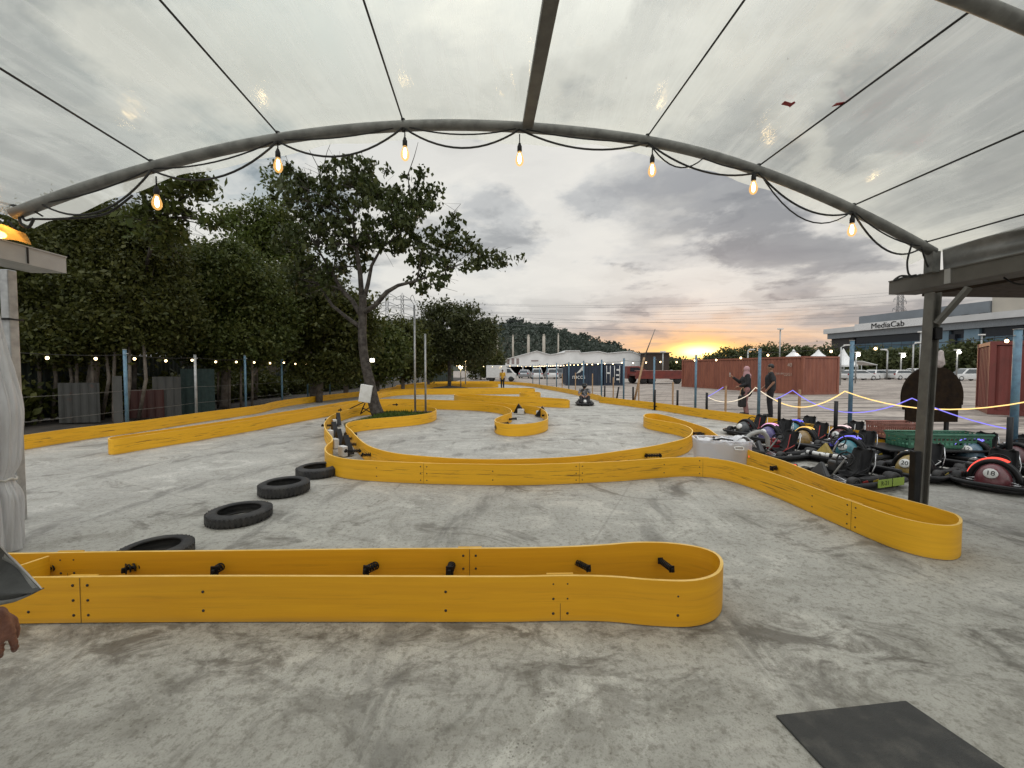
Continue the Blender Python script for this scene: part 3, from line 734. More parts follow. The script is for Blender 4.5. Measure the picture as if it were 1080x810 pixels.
# the clear sheet, with a loose flap hanging past the arch
def sheet_pt(a, b):
    u = UL-.12 + (UR-UL+.22)*a; t = -3.6 + (DA+3.6+.28)*b
    z = az_(min(max(u,UL),UR)) + .068
    if u < UL: z -= (UL-u)*.6
    if u > UR: z -= (u-UR)*.6
    wr = .012*mnoise.noise(V3((u*1.3, t*.5, 1))) + .006*math.sin(t*.8+u*9)
    edge = 0
    if t > DA+.06:
        e = (t-DA-.06)/.22
        z -= e*(.06 + .035*mnoise.noise(V3((u*2.2, 0, 5))))
        t2 = t + .09*e*mnoise.noise(V3((u*1.1, 3, 5)))
    else:
        t2 = t; wr += .016*math.sin((t-DA)*6.0+u*.8)*max(0, abs(u)-2.6)/2.5
        dr = abs(u-uc)
        if dr < 1.3 and t > DA-1.0: wr += .018*math.sin(math.atan2(DA+.05-t, u-uc)*16)*(1.3-dr)/1.3
    return CA(u, t2, z + wr + .006)
fb = (DA+.06+3.6)/(DA+3.6+.28)
mb = MB(); mb.grid(lambda a, b: sheet_pt(a, b*fb), 220, 144)
cso = mb.build('canopy_sheet', PVC); mb = MB(); mb.grid(lambda a, b: sheet_pt(a, fb+(1-fb)*b), 220, 8); mb.build('loose_flap', PVCF, cso)
tag(cso, 'clear plastic sheet stretched over the tent arches, slightly dirty and creased', 'canopy')
# red tape bits on the sheet
TAPE = mat('red_tape', (.35,.012,.02), .5)
for (x, y, L, a, lb) in ((831,108,11,.3,'small red tape scrap stuck on the clear sheet, the left one'),(887,107.5,15,-.35,'longer bent red tape scrap on the clear sheet beside a support wire')):
    d = ray(x, y); 
    k = 1.0
    for _ in range(60):
        p = EYE + d*k; u = p.dot(PX)
        k -= (p.z - (az_(u)+.060))/max(d.z,.05)*.6
    p = EYE + d*k; s = k/FPX
    mb = MB(); M = frame(p + V3((0,0,-.012)), PX*math.cos(a) - UP*math.sin(a)*.6, AX)
    w = L*s
    mb.prism([(-w/2,-.02),(w*.2,-.016),(w*.3,-.04),(w/2,-.03),(w*.46,.03),(w*.25,.02),(-w/2,.022)], -.002, .002, M=M)
    tag(mb.build('tape_scrap', TAPE), lb, 'tape', 'red tape scraps')

# ------------------------------------------------------------------ gutters and posts
def gutter(label, mats, uo, ui, zt, h, t0, t1, side):
    root = thing('gutter', label, 'gutter', (0,0,0), 0, 'tent gutters')
    mb = MB(); w = abs(ui-uo); um = (uo+ui)/2
    for u, ww, z, hh in ((ui, .012, zt-h/2, h), (uo, .012, zt-h/2, h), (um, w, zt-h+.006, .012)):
        a, b = CA(u, t0, z), CA(u, t1, z); M = frame((a+b)/2, AX, -PX); mb.box((0,0,0), ((b-a).length, ww, hh), M=M)
    a = CA(um, t1, zt-h/2); M = frame(a, AX, -PX); mb.box((.004,0,0), (.01, w+.012, h), M=M)
    for u in (ui-side*.0, uo): 
        a, b = CA(u, t0, zt-.004), CA(u, t1+.01, zt-.004); M = frame((a+b)/2, AX, -PX); mb.box((0,0,.004), ((b-a).length, .034, .012), M=M)
    mb.build('trough', mats[0], root)
    return root
# right gutter: inner face measured at its far end and at the picture edge
pr0 = P(939, 297, 4.95); ur = pr0.dot(PX); tr1 = pr0.dot(AX); zr = pr0.z
gr = gutter('grey metal gutter along the right tent side, resting on the steel post', [GUTTER], ur+.34, ur, zr, .155, -3, tr1, 1)
mb = MB(); t = tr1-.62; M = frame(CA(ur-.012, t, zr-.075), AX, -PX); mb.box((0,0,0), (.055,.014,.152), M=M); mb.build('joint_strip', GUTTERL, gr)
pl0 = P(68, 271, 4.35); ul = pl0.dot(PX); tl1 = pl0.dot(AX); zl = pl0.z
gl = gutter('pale metal gutter along the left tent side above the curtain', [GUTTERL], ul-.34, ul, zl, .17, -3, tl1, -1)
mb = MB(); t = tl1-.36; M = frame(CA(ul+.008, t, zl-.08), AX, -PX); mb.box((0,0,0), (.012,.012,.16), M=M); mb.build('joint_strip', BLACK, gl)
# brown soffit boards of the neighbouring tent beyond the right gutter
SOF = mat('brown_soffit', (.045,.03,.02), .8, c2=(.03,.02,.014))
mb = MB(); a, b = CA(ur+.37+1.1, -3, zr-.165), CA(ur+.37+1.1, tr1-.04, zr-.165); M = frame((a+b)/2, AX, -PX); mb.box((0,0,0), ((b-a).length, 2.2, .03), M=M)
tag(mb.build('soffit_panel', SOF), 'dark brown panel of the neighbouring roof behind the right gutter', 'roof panel')
# dark folded skirt between the sheet and the right gutter
SKIRT = mat('grey_tarpaulin', (.14,.14,.138), .4, c2=(.30,.30,.29), scale=2.5, bump=.2, bscale=6)
def skirt(a, b):
    t = DA-.02 + (-3-DA)*a; z0 = zr+.005; z1 = az_(UR)+.03 + .05*math.sin(min(1,a*3)*1.5)
    bul = (.05*math.sin(PI*b)*(.5+.5*math.sin(a*23)) + .03*math.sin(b*9+a*14)*math.sin(PI*b))*min(1, a*12)
    return CA(ur+.06+bul-.02*b, t, z0 + (z1-z0)*b)
mb = MB(); mb.grid(skirt, 80, 14); tag(mb.build('sheet_skirt', SKIRT, solid=.006), 'dark grey tarpaulin skirt bunched between the clear sheet and the right gutter', 'tarpaulin')
mb = MB(); mb.box((0,0,0), (.09,.09,.22)); o = mb.build('arch_stub', ARCHM); p = CA(ur+.03, DA, 0); 
o.location = (A(983,277).x, A(983,277).y, zr+.10); o.rotation_euler.z = -YAW; tag(o, 'short steel stub carrying the right end of the front arch on the gutter', 'bracket')
# right steel post with brace and dark strip
pb_ = G(969.5,545); pt_ = P(985, 309, pb_.y+.03)
rp = thing('steel_post', 'weathered steel H post standing inside the end of the winding barrier on the right', 'post', pb_)
L = pt_-pb_
mb = MB(); 
M = frame(V3((0,0,0))+L/2, L, V3((1,0,0)))
mb.box((0,.03,0), (L.length,.014,.10), M=M); mb.box((0,-.045,0), (L.length,.014,.10), M=M); mb.box((0,-.008,0), (L.length,.062,.012), M=M)
mb.build('column', DKSTEEL, rp)
mb = MB(); a = P(988,341,pb_.y-.04)-pb_; b = P(1022,303,pb_.y-.25)-pb_; M = frame((a+b)/2, b-a, V3((0,1,0))); mb.box((0,0,0), ((b-a).length,.04,.05), M=M); mb.build('brace', DKSTEEL, rp)
mb = MB(); mb.box((-.085,-.02,.36),(.065,.07,.72), bev=.006); mb.build('side_strip', BLACK, rp)
mb = MB(); mb.box((.10,.0,P(991,352,pb_.y).z),(.07,.09,.13), bev=.01); mb.build('junction_box', BLACK, rp)
mb = MB(); mb.box((0,0,.006),(.3,.26,.012)); mb.build('base_plate', DKSTEEL, rp)
# left post
lp_b = PG(13, 4.25); lp = thing('steel_post', 'pale galvanised post under the left gutter beside the curtain', 'post', lp_b)
mb = MB(); mb.box((0,0,1.31),(.085,.085,2.62), bev=.008); mb.build('column', GALV, lp)
mb = MB(); mb.tube([(-.07,-.06,P(13,337,4.25).z),(.06,-.06,P(13,337,4.25).z),(.06,.06,P(13,337,4.25).z),(-.07,.06,P(13,337,4.25).z)], .012, 6, closed=True); mb.build('tie_band', BLACK, lp)

# ------------------------------------------------------------------ festoon bulbs on the arch
GLS, nt = newmat('bulb_glass'); 
_e = nd(nt, 'ShaderNodeEmission'); _e.inputs[0].default_value = (1.0,.54,.15,1); _e.inputs[1].default_value = 1.5
_t = nd(nt, 'ShaderNodeBsdfTransparent'); _t.inputs[0].default_value = (1,.93,.80,1); _m = nd(nt, 'ShaderNodeMixShader'); _m.inputs[0].default_value = .38
_g = nd(nt, 'ShaderNodeBsdfGlossy'); _g.inputs['Roughness'].default_value = .05; _m2 = nd(nt, 'ShaderNodeMixShader'); _m2.inputs[0].default_value = .05
lk(nt,_t,0,_m,1); lk(nt,_e,0,_m,2); lk(nt,_m,0,_m2,1); lk(nt,_g,0,_m2,2); out(nt,(_m2,0))
FIL = emit('filament_glow', (1.0,.78,.42), 26.0)
def big_bulb(label, top, s=1.0):
    root = thing('light_bulb', label, 'bulb', top, 0, 'bulbs hanging along the front arch')
    mb = MB(); mb.lathe([(.001,.0),(.012,-.002),(.016,-.02),(.022,-.03),(.023,-.075),(.019,-.082),(.001,-.084)], 16); mb.tube([(0,0,.085),(0,0,-.004)], .006, 6)
    mb.build('socket', BLACK, root).scale = (s,s,s)
    mb = MB(); mb.lathe([(.014,-.078),(.016,-.095),(.026,-.125),(.032,-.155),(.031,-.18),(.022,-.205),(.010,-.216),(.001,-.218)], 20)
    mb.build('glass', GLS, root).scale = (s*1.25,s*1.25,s)
    mb = MB()
    for k in range(6):
        a = 2*PI*k/6; c, q = math.cos(a), math.sin(a)
        mb.tube([(.005*c,.005*q,-.098),(.014*c,.014*q,-.135),(.013*c,.013*q,-.175),(.005*c,.005*q,-.19)], .0028, 5)
    mb.build('filament', FIL, root).scale = (s,s,s)
ordn = ['first','second','third','fourth','fifth','sixth','seventh']
bp = [(165,196),(293,157),(427,145),(548,151),(688,163),(795,182),(899,227)]
for i, (x, y) in enumerate(bp):
    p = A(x, y, DA-.02)
    big_bulb('lit filament bulb hanging under the front arch, %s from the left along the arch' % ordn[i], (p.x, p.y, p.z), 1.02)
# cables sagging between the bulb holders
def arch_pt(x, dz=0):
    lo = min(range(len(arch_px)-1), key=lambda i: 0 if arch_px[i][0] <= x <= arch_px[i+1][0] else 1)
    (x0,y0),(x1,y1) = arch_px[lo], arch_px[lo+1]; return A(x, y0+(y1-y0)*(x-x0)/(x1-x0)+dz, DA-.03)
mb = MB()
hx = [45,160,293,425,548,683,800,900,972]
for i in range(len(hx)-1):
    a, b = arch_pt(hx[i], 3), arch_pt(hx[i+1], 3)
    sg = [.36,.33,.33,.30,.20,.22,.28,.34][i]
    pts = sag(a, b, sg*.62, 14); mb.tube(pts, .0095, 6, cap=True)
tag(mb.build('festoon_cable', CABLE), 'thick black festoon cable sagging in loops from bulb to bulb under the arch', 'cable', 'cables along the front arch')
mb = MB()
for i in range(len(hx)-1):
    a, b = arch_pt(hx[i], 1), arch_pt(hx[i+1], 1)
    if i == 6: pts = sag(a, b, .30, 12)
    elif i == 5: pts = sag(a, arch_pt(742, 6), .17, 10) + sag(arch_pt(742, 6), b, .03, 8)
    else: pts = sag(a, b, .045 + .03*(i % 2), 10)
    mb.tube(pts, .007, 6)
tag(mb.build('power_cable', CABLE), 'thinner black cable strung tight along the arch pipe', 'cable', 'cables along the front arch')
mb = MB()
gp = CA(ur+.1, tr1-.25, zr+.03)
mb.tube(crom([arch_pt(962,4), A(957,275), A(958,288), A(962,292), gp], 6), .009, 6); mb.tube(crom([arch_pt(972,3), A(978,280), A(985,284), A(988,268)], 6), .009, 6)
mb.tube(crom([A(962,292), A(950,291), A(943,296), A(952,293), A(966,290)], 6), .011, 6)
a_ = CA(ur+.18, DA-.45, zr-.16)
mb.tube([V3(q) for q in sag(a_, a_ + AX*-.35, .10, 8)], .008, 6)
tag(mb.build('drop_cable', CABLE), 'black cable looping down from the right arch end onto the gutter', 'cable')
mb = MB(); mb.tube(crom([A(-6,212,DA-.02), A(16,218), A(26,232), A(34,231), A(58,231), A(110,226), A(140,206)], 6), .010, 6); mb.tube(crom([A(20,222), A(22,236), A(30,240), A(36,230)], 5), .012, 6)
mb.tube(crom([A(4,214), A(30,220), A(45,228)], 5), .008, 6)
tag(mb.build('cable_bundle', CABLE), 'tangle of black cables at the left foot of the arch', 'cable')
# glowing lamp behind an amber wrap lying on the left gutter
lb = CA(ul-.06, tl1-.55, zl)
lampo = thing('gutter_lamp', 'glowing lamp wrapped in amber plastic lying on top of the left gutter', 'lamp', lb, -YAW)
AMB, nt = newmat('amber_wrap'); _tl = nd(nt,'ShaderNodeBsdfTranslucent'); _tl.inputs[0].default_value = (.95,.58,.22,1); _tr = nd(nt,'ShaderNodeBsdfTransparent'); _tr.inputs[0].default_value = (.95,.70,.38,1); _mm = nd(nt,'ShaderNodeMixShader'); _mm.inputs[0].default_value = .55; lk(nt,_tr,0,_mm,1); lk(nt,_tl,0,_mm,2); out(nt,(_mm,0))
mb = MB(); mb.grid(lambda a, b: V3((.13*math.cos(PI*(.02+.96*a))*(1-.12*b) + .008*math.sin(b*19), -.34+.52*b, .012+.17*math.sin(PI*a)*(1-.25*b) + .008*math.sin(a*16+b*9))), 18, 14); mb.build('amber_wrap', AMB, lampo)
mb = MB(); mb.ell((.0,.03,.065), (.032,.05,.032), 14); mb.build('bulb', emit('gutter_lamp_glow', (1,.62,.20), 22), lampo)
mb = MB(); mb.tube([(0,.08,.07),(0,.14,.075)], .022, 12); mb.tube([(0,.14,.075),(.01,.16,.15),(0,.1,.22)], .008, 6); mb.build('socket', BLACK, lampo)

# ------------------------------------------------------------------ bundled plastic curtain on the left
CURT, nt = newmat('cloudy_plastic_curtain'); tc = nd(nt,'ShaderNodeTexCoord'); n_ = noise_(nt, mapping(nt,(tc,3),(6,6,.8)), 2.2, 7, .65, .6)
cc = mixc(nt, ramp(nt, n_, .40, .70), (.84,.85,.87), (.62,.62,.62)); pp = princ(nt, cc, .25, bump=n_, bstr=.5, bdist=.03, spec=.5)
tl_ = nd(nt,'ShaderNodeBsdfTranslucent'); tl_.inputs[0].default_value = (.6,.6,.6,1); ms = nd(nt,'ShaderNodeMixShader'); ms.inputs[0].default_value = .5; lk(nt,pp[0],0,ms,1); lk(nt,tl_,0,ms,2); out(nt,(ms,0))
cr = thing('plastic_curtain', 'bundle of cloudy white plastic curtain gathered and tied at the left tent side', 'curtain', PG(-25, 3.45))
def curt(a, b):
    z = 2.62*b; th = 2*PI*a
    zt = .62; tie = math.exp(-((z-zt)/.10)**2)
    r = .20 + .055*math.exp(-((z-1.25)/.35)**2) - .02*z/2.6 - .075*max(0, z-1.6) - .03*tie
    if z > 1.55: r = max(r, .07)
    lob = .055*(abs(math.sin(th*4.5 + .9*math.sin(z*1.5)))-.6) + .032*(abs(math.sin(th*9.5 + z*.8 + 1))-.6) + .014*(abs(math.sin(th*19 - z*1.3))-.6) + .02*mnoise.noise(V3((th*2,z*1.2,3)))
    rr = max(r + lob*(1-.7*tie), .03)
    cxo = -.055*max(0, z-1.2)**1.3 + .015*math.sin(z*3)
    return V3((cxo + rr*math.cos(th), rr*math.sin(th)*.9, .02+z))
mb = MB(); mb.grid(curt, 260, 120); mb.build('sheet_bundle', CURT, cr)
mb = MB(); mb.tube([curt(k/40, .62/2.62) + V3((.012*math.cos(2*PI*k/40), .012*math.sin(2*PI*k/40), .012*math.sin(k))) for k in range(40)], .012, 6, closed=True)
mb.tube(crom([V3((.19,-.1,.66)), V3((.25,-.14,.665)), V3((.23,-.16,.60))], 4), .008, 5)
mb.build('tie_cord', mat('pale_cord', (.55,.54,.50), .8), cr)
# ------------------------------------------------------------------ vegetation
def leaf_quads(centers, size, parent, name, m, elong=2.1, droop=.35, var=.35):
    C_ = np.asarray(centers, dtype=np.float64); n = len(C_)
    ax = RNG.normal(size=(n,3)); ax[:,2] -= droop*1.5; ax /= np.linalg.norm(ax,axis=1)[:,None]
    b = RNG.normal(size=(n,3)); b[:,2] += .0; b -= ax*(b*ax).sum(1)[:,None]; b /= np.linalg.norm(b,axis=1)[:,None]+1e-9
    s = size*(1+var*RNG.normal(size=(n,1))).clip(.5,1.8)
    nrm = np.cross(ax,b)
    L = ax*s*.5*elong**.5*1.1; W = b*s*.5/elong**.5*1.25
    V = np.empty((n,4,3)); V[:,0] = C_-L; V[:,1] = C_+W-L*.1+nrm*s*.08; V[:,2] = C_+L; V[:,3] = C_-W-L*.1+nrm*s*.08
    me = bpy.data.meshes.new(name); me.vertices.add(4*n); me.vertices.foreach_set('co', V.reshape(-1))
    me.loops.add(4*n); me.loops.foreach_set('vertex_index', np.arange(4*n,dtype=np.int32))
    me.polygons.add(n); me.polygons.foreach_set('loop_start', np.arange(0,4*n,4,dtype=np.int32)); me.polygons.foreach_set('loop_total', np.full(n,4,dtype=np.int32))
    me.materials.append(m); me.update(calc_edges=True)
    o = bpy.data.objects.new(name, me); COL.objects.link(o)
    if parent: o.parent = parent
    return o
def ell(px, py, wx, wy, Y, wd=None):         # crown lobe measured at a distance
    c = P(px, py, Y); k = Y/FPX; return (c, (wx*k, (wd if wd else (wx+wy)/2*k), wy*k))
def clumps_in(lobes, n, shell=.45):
    vol = np.array([l[1][0]*l[1][1]*l[1][2] for l in lobes])**.8; pr_ = vol/vol.sum(); out_ = []
    for _ in range(n):
        c, r = lobes[RNG.choice(len(lobes), p=pr_)]
        d = RNG.normal(size=3); d /= np.linalg.norm(d); q = (RNG.random()**(1/3))*(1-shell) + shell*(RNG.random()**.5)
        out_.append(np.array(c) + d*q*np.array(r))
    return np.array(out_)
def leaves_around(cl, per, cr, flat=.7):
    cnt = RNG.poisson(per, len(cl)); idx = np.repeat(np.arange(len(cl)), cnt)
    off = RNG.normal(size=(len(idx),3))*cr; off[:,2] *= flat
    sc_ = (.6+.8*RNG.random(len(cl)))[idx][:,None]
    return cl[idx] + off*sc_
def tree(name, label, base, trunk, lobes, ncl, per, cr, leaf, lm, bm=None, group=None, limbs=12, elong=2.1, droop=.35, stems=None, cat='tree', limb_r=.05, shell=.45, twig=True):
    base = V3(base); root = thing(name, label, cat, base, 0, group)
    b = np.array(base); cl = clumps_in(lobes, ncl, shell)
    L = leaves_around(cl, per, cr) - b
    leaf_quads(L, leaf, root, 'crown', lm, elong, droop)
    mb = MB()
    tp = [V3(p[:3]) for p in trunk]; tr = [p[3] for p in trunk]
    if len(tp) > 1:
        n = 6; pts = crom(tp, n); rs = []
        for i in range(len(tp)-1): rs += [tr[i]+(tr[i+1]-tr[i])*k/n for k in range(n)]
        rs.append(tr[-1])
        pts = [p + V3((mnoise.noise(p*1.3)*.05, mnoise.noise(p*1.1+V3((5,0,0)))*.05, 0)) for p in pts]
        mb.tube([p-base for p in pts], rs, 10)
    for st in (stems or []): mb.tube([V3(p[:3])-base for p in st], [p[3] for p in st], 7)
    if len(cl):
        pick = RNG.choice(len(cl), min(limbs, len(cl)), replace=False)
        for i in pick:
            e = V3(cl[i]); cand = [(tp[k], tr[k]) for k in range(max(1,len(tp)-2), len(tp))] + [(V3(p_[:3]), p_[3]) for st in (stems or []) for p_ in st[1:]]
            s, r_s = min(cand, key=lambda c: (c[0]-e).length + max(0, c[0].z-e.z)*1.5 + RNG.random()*.3)
            mid = s.lerp(e, .5) + V3((RNG.normal()*.12, RNG.normal()*.12, .10*(e-s).length*.5)); q = crom([s, mid, e], 5)
            r0 = min(r_s*.75, limb_r*(.6+.7*RNG.random()))
            mb.tube([p-base for p in q], [r0*(1-.8*j/(len(q)-1)) for j in range(len(q))], 6)
            if twig:
                for _ in range(3):
                    d2 = V3(RNG.normal(size=3)); s2 = q[-4]; mb.tube([s2-base, s2+(e-s2)*.6+d2*.2-base, e+d2*.28-base], [r0*.35, r0*.2, .004], 4)
    mb.build('trunk', bm or BARK, root)
    return root
GT = 'trees along the left fence'
# tall open tree on the grass island
tb = G(399,437.5,.12); Yt = tb.y
def q(px, py, dy=0): return P(px, py, Yt+dy)
tr_ = [(*tb, .20), (*q(391,410), .165), (*q(384,372), .135), (*q(382,335), .125), (*q(383,312), .11)]
lob = [ell(330,215,38,32,Yt+.3,1.3), ell(308,190,20,14,Yt+.5,.8), ell(365,195,36,26,Yt,1.2), ell(395,190,22,22,Yt,.8), ell(345,258,50,34,Yt+.4,1.4), ell(400,232,42,36,Yt-.2,1.4), ell(445,245,34,38,Yt,1.2), ell(440,205,26,22,Yt+.2,.8), ell(455,290,34,20,Yt-.3,1.0), ell(485,270,26,22,Yt,.8), ell(512,277,18,13,Yt+.2,.5), ell(537,275,12,8,Yt+.3,.3), ell(330,295,30,22,Yt+.5,1.0), ell(385,175,9,8,Yt,.4), ell(450,180,12,9,Yt,.4), ell(478,238,12,12,Yt,.4)]
tree('shade_tree', 'tall open crowned tree with a leaning trunk growing on the grass island', tb, tr_, lob, 400, 30, .11, .10, LEAFI, BARK, limbs=110, elong=1.8, droop=.9, limb_r=.035, shell=.2,
     stems=[[(*q(383,330),.09),(*q(396,322,-.2),.08),(*q(408,308,-.3),.07),(*q(420,301,-.3),.055),(*q(440,296,-.3),.04),(*q(470,285,-.2),.02)],
            [(*q(383,318),.08),(*q(388,300),.065),(*q(392,280),.05),(*q(402,262),.035),(*q(415,240),.02)],
            [(*q(382,318),.09),(*q(380,290),.075),(*q(376,262),.06),(*q(372,230),.04),(*q(378,200),.02)],
            [(*q(382,335),.09),(*q(372,318,.2),.075),(*q(360,305,.3),.06),(*q(348,285,.4),.045),(*q(335,262,.4),.025)],
            [(*q(381,345),.08),(*q(366,335,.3),.06),(*q(350,322,.5),.05),(*q(336,300,.6),.03)],
            [(*q(432,200),.02),(*q(430,185),.016),(*q(437,165),.011),(*q(441,150),.006)],
            [(*q(340,200),.015),(*q(335,175),.012),(*q(322,150),.006)],[(*q(338,188),.012),(*q(345,160),.008),(*q(350,148),.005)],[(*q(308,195),.012),(*q(304,172),.008),(*q(300,160),.005)],
            [(*q(470,245),.012),(*q(480,222),.008),(*q(486,215),.005)]])
# dense trees behind the left fence
Y1 = 12.6
tree('dense_tree', 'huge dense dark tree filling the left side behind the fence', PG(96,Y1), [(*PG(96,Y1),.16),(*P(98,400,Y1),.14),(*P(104,330,Y1),.12)],
     [ell(110,300,66,58,Y1+.6,2.2), ell(60,285,50,45,Y1+.3,1.8), ell(150,325,48,52,Y1+.5,1.8), ell(118,250,48,34,Y1+.6,1.6), ell(85,355,66,32,Y1,1.6), ell(152,270,32,38,Y1+.6,1.3), ell(20,335,40,52,Y1+.4,1.6), ell(60,255,40,26,Y1+.6,1.2)], 1500, 125, .24, .070, LEAFD, BARKP, GT, 30,
     stems=[[(*PG(40+i*13,Y1-.6+.3*(i%3)),.05),(*P(42+i*13+(i%3)*4,400,Y1-.3),.045),(*P(38+i*14,340,Y1),.03)] for i in range(9)])
tree('dense_tree', 'rounded dense dark tree with a smooth top, second behind the left fence', PG(236,16.5), [(*PG(236,16.5),.16),(*P(238,395,16.5),.13),(*P(240,330,16.5),.1)],
     [ell(225,330,44,58,16.5,2.0), ell(238,290,42,34,16.5,1.7), ell(262,310,36,46,16.8,1.6), ell(215,300,30,34,16.2,1.4), ell(250,365,50,24,16.2,1.5), ell(200,360,26,26,16.0,1.2), ell(285,340,22,40,17,1.2)], 1050, 105, .24, .080, LEAFM, BARKP, GT, 22,
     stems=[[(*PG(205+i*12,16.0+.3*(i%3)),.05),(*P(206+i*12,398,16.2),.04),(*P(210+i*11,350,16.4),.03)] for i in range(6)])
tree('feathery_tree', 'light feathery tree with thin yellow green foliage rising behind the dense trees', PG(268,21), [(*PG(268,21),.14),(*P(270,330,21),.12),(*P(272,262,21),.08)],
     [ell(262,238,26,14,21,1.3), ell(285,222,22,12,21,1.2), ell(275,262,24,18,21,1.3), ell(300,250,24,22,21.3,1.3), ell(250,228,14,8,21,.8), ell(306,285,26,24,21,1.3), ell(288,192,16,10,21.5,.8)], 280, 46, .27, .105, LEAFY, BARKP, GT, 26, droop=.2)
tree('broad_tree', 'slender tree whose leafy sprays hang beside the leftmost arch bulb', PG(140,13.4), [(*PG(140,13.4),.07),(*P(142,330,13.4),.06),(*P(150,300,13),.05),(*P(166,232,11.8),.04)],
     [ell(195,200,26,10,11.6,.8), ell(208,190,16,7,11.6,.6), ell(186,225,16,8,11.6,.6), ell(222,236,12,6,11.6,.4), ell(170,205,20,14,11.6,.7), ell(165,240,24,24,11.6,.9)], 95, 26, .13, .10, LEAFM, BARK, GT, 22, elong=2.6, droop=.2)
tree('dense_tree', 'dense tree with a forked grey trunk right behind the tall island tree', PG(330,20), [(*PG(330,20),.22),(*P(334,380,20),.19),(*P(340,345,20),.16)],
     [ell(320,310,44,34,20,2.0), ell(350,330,44,30,20,1.9), ell(310,355,36,36,19.8,1.7), ell(365,355,34,34,20.3,1.6), ell(345,385,38,18,19.6,1.5)], 700, 70, .28, .11, LEAFD, BARKP, GT, 20,
     stems=[[(*PG(336,19.4),.16),(*P(338,380,19.4),.14),(*P(346,350,19.4),.11),(*P(352,335,19.4),.09)]])
for i, (px, Y, top, w, lb, lm) in enumerate([(398,25,338,26,'hedge like dense tree just right of the leaning trunk',LEAFM),(425,29,334,24,'hedge like dense tree behind the two thin poles',LEAFD),(452,35,338,22,'hedge like dense tree behind the left side of the young round tree',LEAFM),(507,58,352,24,'dark bushy tree at the right end of the tree row in front of the hill',LEAFD),(365,23,350,22,'dense low tree in the gap behind the leaning trunk',LEAFM)]):
    cy_ = (top+402)/2; hh = (402-top)/2
    tree('hedge_tree', lb, PG(px,Y), [(*PG(px,Y),.14),(*P(px,380,Y),.1)], [ell(px,cy_,w,hh,Y,1.8), ell(px-8,cy_-6,w*.6,hh*.8,Y,1.5), ell(px+8,cy_+4,w*.7,hh*.8,Y,1.5)], 360, 60, .32, .14, lm, BARKP, GT, 10, twig=False)
tree('young_tree', 'young round crowned tree standing alone on the far part of the track', PG(474,33), [(*PG(474,33),.16),(*P(474,380,33),.13),(*P(474,360,33),.10)],
     [ell(474,352,34,24,33,2.4), ell(500,362,26,22,33,2.0), ell(450,350,22,22,33,1.8), ell(488,335,26,14,33,1.6), ell(462,326,18,10,33,1.2), ell(510,350,18,14,33,1.4), ell(480,375,36,10,33,1.8)], 430, 50, .32, .135, LEAFO, BARK, None, 22)
mb = MB(); p = PG(474,33); mb.lathe([(1.6,.0),(1.3,.09),(.8,.15),(.3,.22),(.001,.24)], 20); o = mb.build('soil_mound', LIT); o.location = (p.x,p.y,.004); tag(o, kind='structure')
# bushes added below the crowns as a dark backing that blocks horizon light
for i in range(11):
    Y = 10.5+i*3.1; x = -13.3-RNG.random()*.6; c = V3((x, Y, .55))
    lobes = [(c, (.7,1.5,.55)), (c+V3((-.5,.5,.3)), (.7,1.3,.55))]
    tree('backing_bush', ['nearest','second','third','fourth','fifth','sixth','seventh','eighth','ninth','tenth','farthest'][i] + ' dark bush added in the row under the left trees to block horizon light', (x,Y,0), [(x,Y,0,.03),(x,Y,.6,.02)], lobes, 90, 34, .22, .12, LEAFD, BARK, 'bushes behind the left fence', 6, twig=False, cat='bush')
# panels and hoarding behind the fence
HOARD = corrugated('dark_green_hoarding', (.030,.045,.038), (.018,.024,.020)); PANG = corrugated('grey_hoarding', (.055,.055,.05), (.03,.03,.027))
def corr_wall(name, a, b, h, m, label, cat, amp=.018, pitch=.2, z0=.05, group=None):
    a, b = V3(a), V3(b); d = b-a; L = d.length; d.normalize(); nn = V3((-d.y,d.x,0)); n = int(L/pitch*4); mb = MB(); prof = [0,1,1,0]
    mb.grid(lambda s, t: a + d*(L*s) + nn*(amp*prof[int(round(s*n)) % 4]) + UP*(z0+(h-z0)*t), n, 1, smooth=False)
    o = mb.build(name, m, solid=.004); return tag(o, label, cat, group)
corr_wall('hoarding', (-14.6,4,0), (-14.6,47,0), 2.1, HOARD, 'dark green metal hoarding added behind the left trees to block horizon light', 'fence')  # long hoarding added behind the trees to keep horizon light out
corr_wall('hoarding', PG(160,12.9), PG(190,13.2), 1.35, PANG, 'grey corrugated panel leaning behind the second left fence post', 'panel')
corr_wall('hoarding', PG(118,11.2), PG(128,11.3), 1.4, PANG, 'narrow grey panel right beside the nearest left fence post', 'panel')
corr_wall('hoarding', PG(60,11.6), PG(104,11.8), 1.2, PANG, 'low grey panel behind thin stems at the far left', 'panel')
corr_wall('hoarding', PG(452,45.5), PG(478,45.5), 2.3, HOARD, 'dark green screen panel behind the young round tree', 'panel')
corr_wall('hoarding', PG(190,13.6), PG(226,14.2), 1.6, mat('teal_netting', (.010,.026,.023), .8), 'dark teal netting panel beside the second left fence post', 'panel')
RCONT = corrugated('rust_red_steel', (.20,.060,.042), (.13,.040,.030))
corr_wall('steel_sheet', PG(130,12.6), PG(172,13.0), .95, corrugated('dark_red_steel', (.05,.012,.008),(.03,.008,.006)), 'dark red steel sheeting low behind the left fence', 'panel')
